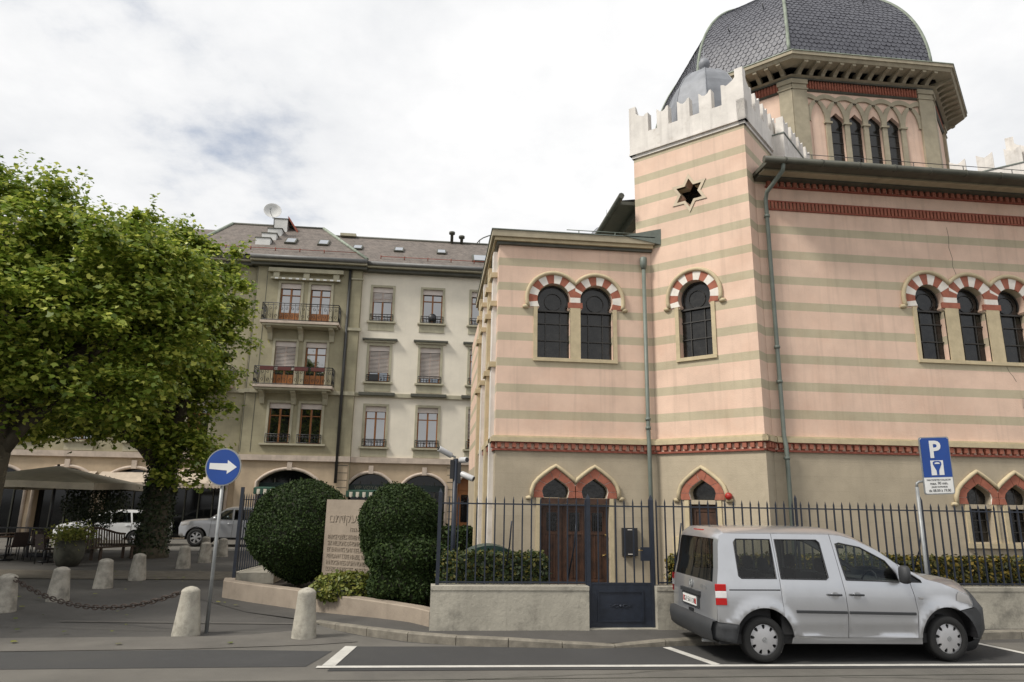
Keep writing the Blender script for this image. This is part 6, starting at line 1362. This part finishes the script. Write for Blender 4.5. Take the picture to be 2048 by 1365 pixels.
e = MB(); e.tube([(-0.6880, .89+.055*math.cos(t), .945+.055*math.sin(t)) for t in np.linspace(0, 2*PI, 22)], .008, 5, cap=False)
for pl2 in ([(-.03, .045), (0, .0), (.03, .045)], [(-.045, .022), (-.022, -.045), (0, 0), (.022, -.045), (.045, .022)]): e.tube([(-0.6900, .89-a, .945+b) for a, b in pl2], .006, 4)
e.build('tailgate_emblem', M_GALV, VAN)
text('LIFE  TDI', .06, lambda a, b, d: (-0.6840-d, .42-a, .925+b), .002, 'model_lettering', M_GALV, VAN)
MB().box(-0.5360, -0.4810, .70, 1.08, 1.688, 1.725).build('brake_lamp', M_TAILR, VAN)
MB().tube([(-.70, .5, .22), (-.3, .5, .2)], .025, 8).build('exhaust', M_GALV, VAN)
# ---- two parked cars in the side street
def simple_car(name, label, loc, m, W, side, holes, tp, spec, wheels, r, inset, style, flip=True):
    """a parked car; written facing +x, turned when it faces the other way"""
    t = thing(name, label, 'car', loc, PI if flip else 0)
    for near in (True, False):
        b = car_side('body_side', side, holes, inset, W, near, m, t, step=.12, glass=M_CTINT)
        Y = (lambda a, c, d=0: inset(a, c)-d) if near else (lambda a, c, d=0: W-inset(a, c)+d)
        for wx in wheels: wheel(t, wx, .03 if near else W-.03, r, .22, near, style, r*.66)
        for wx in wheels:
            l = MB(); ap = arc(wx, r, r*1.22, 190, -10, 14); y0, y1 = (.02, .42) if near else (W-.42, W-.02); l.add([(a, y0, c) for a, c in ap]+[(a, y1, c) for a, c in ap], [(i, i+1, 16+i, 15+i) for i in range(14)]+[(16+i, i+1, i, 15+i)[0:0] or (15+i, 16+i, i+1, i) for i in range(14)]); l.build('arch_liner', M_BLACK, t)
        for x in spec['handles']: MB().tube([(x, Y(x, spec['hz'], .02), spec['hz']), (x+.18, Y(x, spec['hz'], .02), spec['hz'])], .016, 6).build('door_handle', spec['hm'], b)
        for x in spec['seams']: MB().tube([(x+.02*math.sin(z*4), Y(x, z, .001), z) for z in np.linspace(.42, spec['belt'], 8)], .006, 4).build('door_seam', M_BLACK, b)
        mx_ = spec['mirror']; mm = MB().lathe([(.03, -.07), (.10, -.05), (.11, .03), (.07, .09)], 12, sx=.7, sy=1.1); mm.v = [(mx_+v[0], Y(mx_, spec['belt'])+(-.13 if near else .13)+v[1], spec['belt']+.08+v[2]) for v in mm.v]; mm.build('door_mirror', m, b)
        hl = spec['hl']; vo, fo = panel2d(ccw(hl), (), .06); h = MB(); h.add([(a, Y(a, c, .006), c) for a, c in vo], fo.tolist() if near else [q[::-1] for q in fo.tolist()], True); h.build('headlamp', M_LAMP, t)
        tl_ = spec['tl']; vo, fo = panel2d(ccw(tl_), (), .06); h = MB(); h.add([(a, Y(a, c, .006), c) for a, c in vo], fo.tolist() if near else [q[::-1] for q in fo.tolist()], True); h.build('tail_lamp', M_TAILR, t)
    car_top(tp, inset, W, t, spec['top'])
    x0, x1 = spec['cab']; MB().box(x0, x1, .12, W-.12, .3, spec['belt']-.05).build('interior', M_INT, t)
    for x in spec['seats']:
        for y in (.5, W-.5): MB().box(x-.08, x+.06, y-.22, y+.22, .5, spec['belt']+.42).build('seat', M_INT, t)
    return t
def cin(W_, belt, k, xf, xr):
    def f(x, z):
        t = .02 if z < belt else .02+(z-belt)*k
        if z < .45: t += (.45-z)**2*.4
        if x > xf: t += ((x-xf)/.6)**2*.14
        if x < xr: t += ((xr-x)/.6)**2*.10
        return t
    return f
# pickup, nose to the left: wheels at 0 and 3.08, front overhang to 3.95
iP = cin(1.83, 1.12, .26, 3.2, -.9); ra, fa = arc(0, .38, .47, 172, 8, 12), arc(3.08, .38, .47, 172, 8, 12)
sideP = [(-1.15, .50), (-.47, .47)]+ra+[(.5, .40), (2.58, .40)]+fa+[(3.60, .44), (3.86, .50), (3.90, .80), (3.82, 1.02), (3.3, 1.10), (2.66, 1.14), (2.35, 1.34), (1.95, 1.60), (1.70, 1.66), (.75, 1.68), (.55, 1.62), (.40, 1.18), (.36, 1.08), (-1.18, 1.08)]
winP = [[(1.60, 1.16), (2.42, 1.17), (2.22, 1.36), (1.92, 1.55), (1.62, 1.60)], [(.62, 1.16), (1.52, 1.16), (1.54, 1.60), (.86, 1.60), (.74, 1.55)]]
tpP = [(-1.1, .45, .02, 4), (-1.15, .50, .02, 4), (-1.18, 1.08, .02, 4), (-1.12, 1.082, -.35, 9), (.30, 1.082, -.35, 9), (.36, 1.085, 0, 4), (.42, 1.2, .02, 4), (.55, 1.62, .03, 4), (.75, 1.68, .06, 4), (1.70, 1.665, .07, 4), (1.95, 1.605, .07, 4), (2.35, 1.345, .07, 4), (2.66, 1.145, .07, 3.5), (3.3, 1.105, .07, 3.2), (3.72, 1.04, .08, 3), (3.82, 1.02, .10, 2.6), (3.90, .80, .12, 2.4), (3.88, .50, .12, 2.4), (3.6, .40, .1, 2.4)]
simple_car('pickup_truck', 'silver double-cab pickup parked in front of the apartment house', (-7.2, 34.9, 0), M_SILVER, 1.83, sideP, winP, tpP,
  dict(handles=(1.62, .62), hz=.98, hm=M_SILVER, seams=(1.55, .52, 2.5), belt=1.12, mirror=2.3, hl=[(3.40, .93), (3.80, .86), (3.80, 1.0), (3.45, 1.07)], tl=[(-1.15, .75), (-1.03, .75), (-1.03, 1.06), (-1.17, 1.06)],
       top=[(0, 3, 'tailgate', M_SILVER, None), (3, 5, 'load_bed', M_BUMP, None), (5, 8, 'cab_rear', M_SILVER, (.1, .9, 'rear_window', M_CTINT, 6, 7)), (8, 10, 'roof', M_SILVER, None), (10, 12, 'windscreen_frame', M_SILVER, (.05, .95, 'windscreen', M_CGLASS, 10, 12)), (12, 15, 'bonnet', M_SILVER, None), (15, 18, 'front_bumper', M_SILVER, None)], cab=(.5, 2.5), seats=(.85, 1.6)), (0, 3.08), .38, iP, 'alloy')
# estate car, nose to the left
iE = cin(1.80, .95, .30, 2.9, -.55); ra, fa = arc(0, .31, .38, 172, 8, 12), arc(2.68, .31, .38, 172, 8, 12)
sideE = [(-.92, .34), (-.38, .30)]+ra+[(.42, .24), (2.26, .24)]+fa+[(3.1, .26), (3.42, .32), (3.45, .60), (3.36, .74), (2.95, .86), (2.35, .96), (1.85, 1.22), (1.35, 1.42), (.9, 1.47), (-.2, 1.45), (-.66, 1.36), (-.85, 1.05), (-.96, .92), (-.97, .6)]
winE = [[(1.12, .98), (2.12, .97), (1.80, 1.18), (1.36, 1.36), (1.14, 1.38)], [(.22, .99), (1.04, .98), (1.06, 1.39), (.34, 1.40)], [(-.70, 1.04), (.14, .99), (.25, 1.40), (-.2, 1.38), (-.55, 1.31)]]
tpE = [(-.88, .30, .04, 3), (-.97, .6, .06, 3), (-.96, .92, .06, 3), (-.85, 1.05, .05, 3.5), (-.66, 1.36, .05, 4), (-.2, 1.45, .05, 4), (.9, 1.47, .06, 4), (1.35, 1.42, .06, 4), (1.85, 1.22, .07, 4), (2.35, .96, .08, 3.5), (2.95, .86, .10, 3), (3.36, .74, .14, 2.5), (3.45, .60, .18, 2.4), (3.42, .32, .18, 2.4), (3.1, .22, .15, 2.4)]
simple_car('estate_car', 'white estate car parked behind the cafe terrace', (-12.9, 35.0, 0), M_WCAR, 1.80, sideE, winE, tpE,
  dict(handles=(1.12, .25), hz=.86, hm=M_WCAR, seams=(1.08, .18, 2.18), belt=.95, mirror=2.0, hl=[(2.95, .68), (3.38, .60), (3.36, .72), (3.0, .82)], tl=[(-.95, .68), (-.70, .72), (-.68, .84), (-.95, .88)],
       top=[(0, 3, 'rear_bumper', M_WCAR, None), (3, 5, 'tailgate', M_WCAR, (.1, .9, 'rear_window', M_CTINT, 3, 4)), (5, 7, 'roof', M_WCAR, None), (7, 9, 'windscreen_frame', M_WCAR, (.05, .95, 'windscreen', M_CGLASS, 7, 9)), (9, 11, 'bonnet', M_WCAR, None), (11, 14, 'front_bumper', M_WCAR, None)], cab=(-.6, 2.1), seats=(.3, 1.2)), (0, 2.68), .31, iE, 'alloy')
for o in bpy.data.objects:
    if '_w' in o: del o['_w']
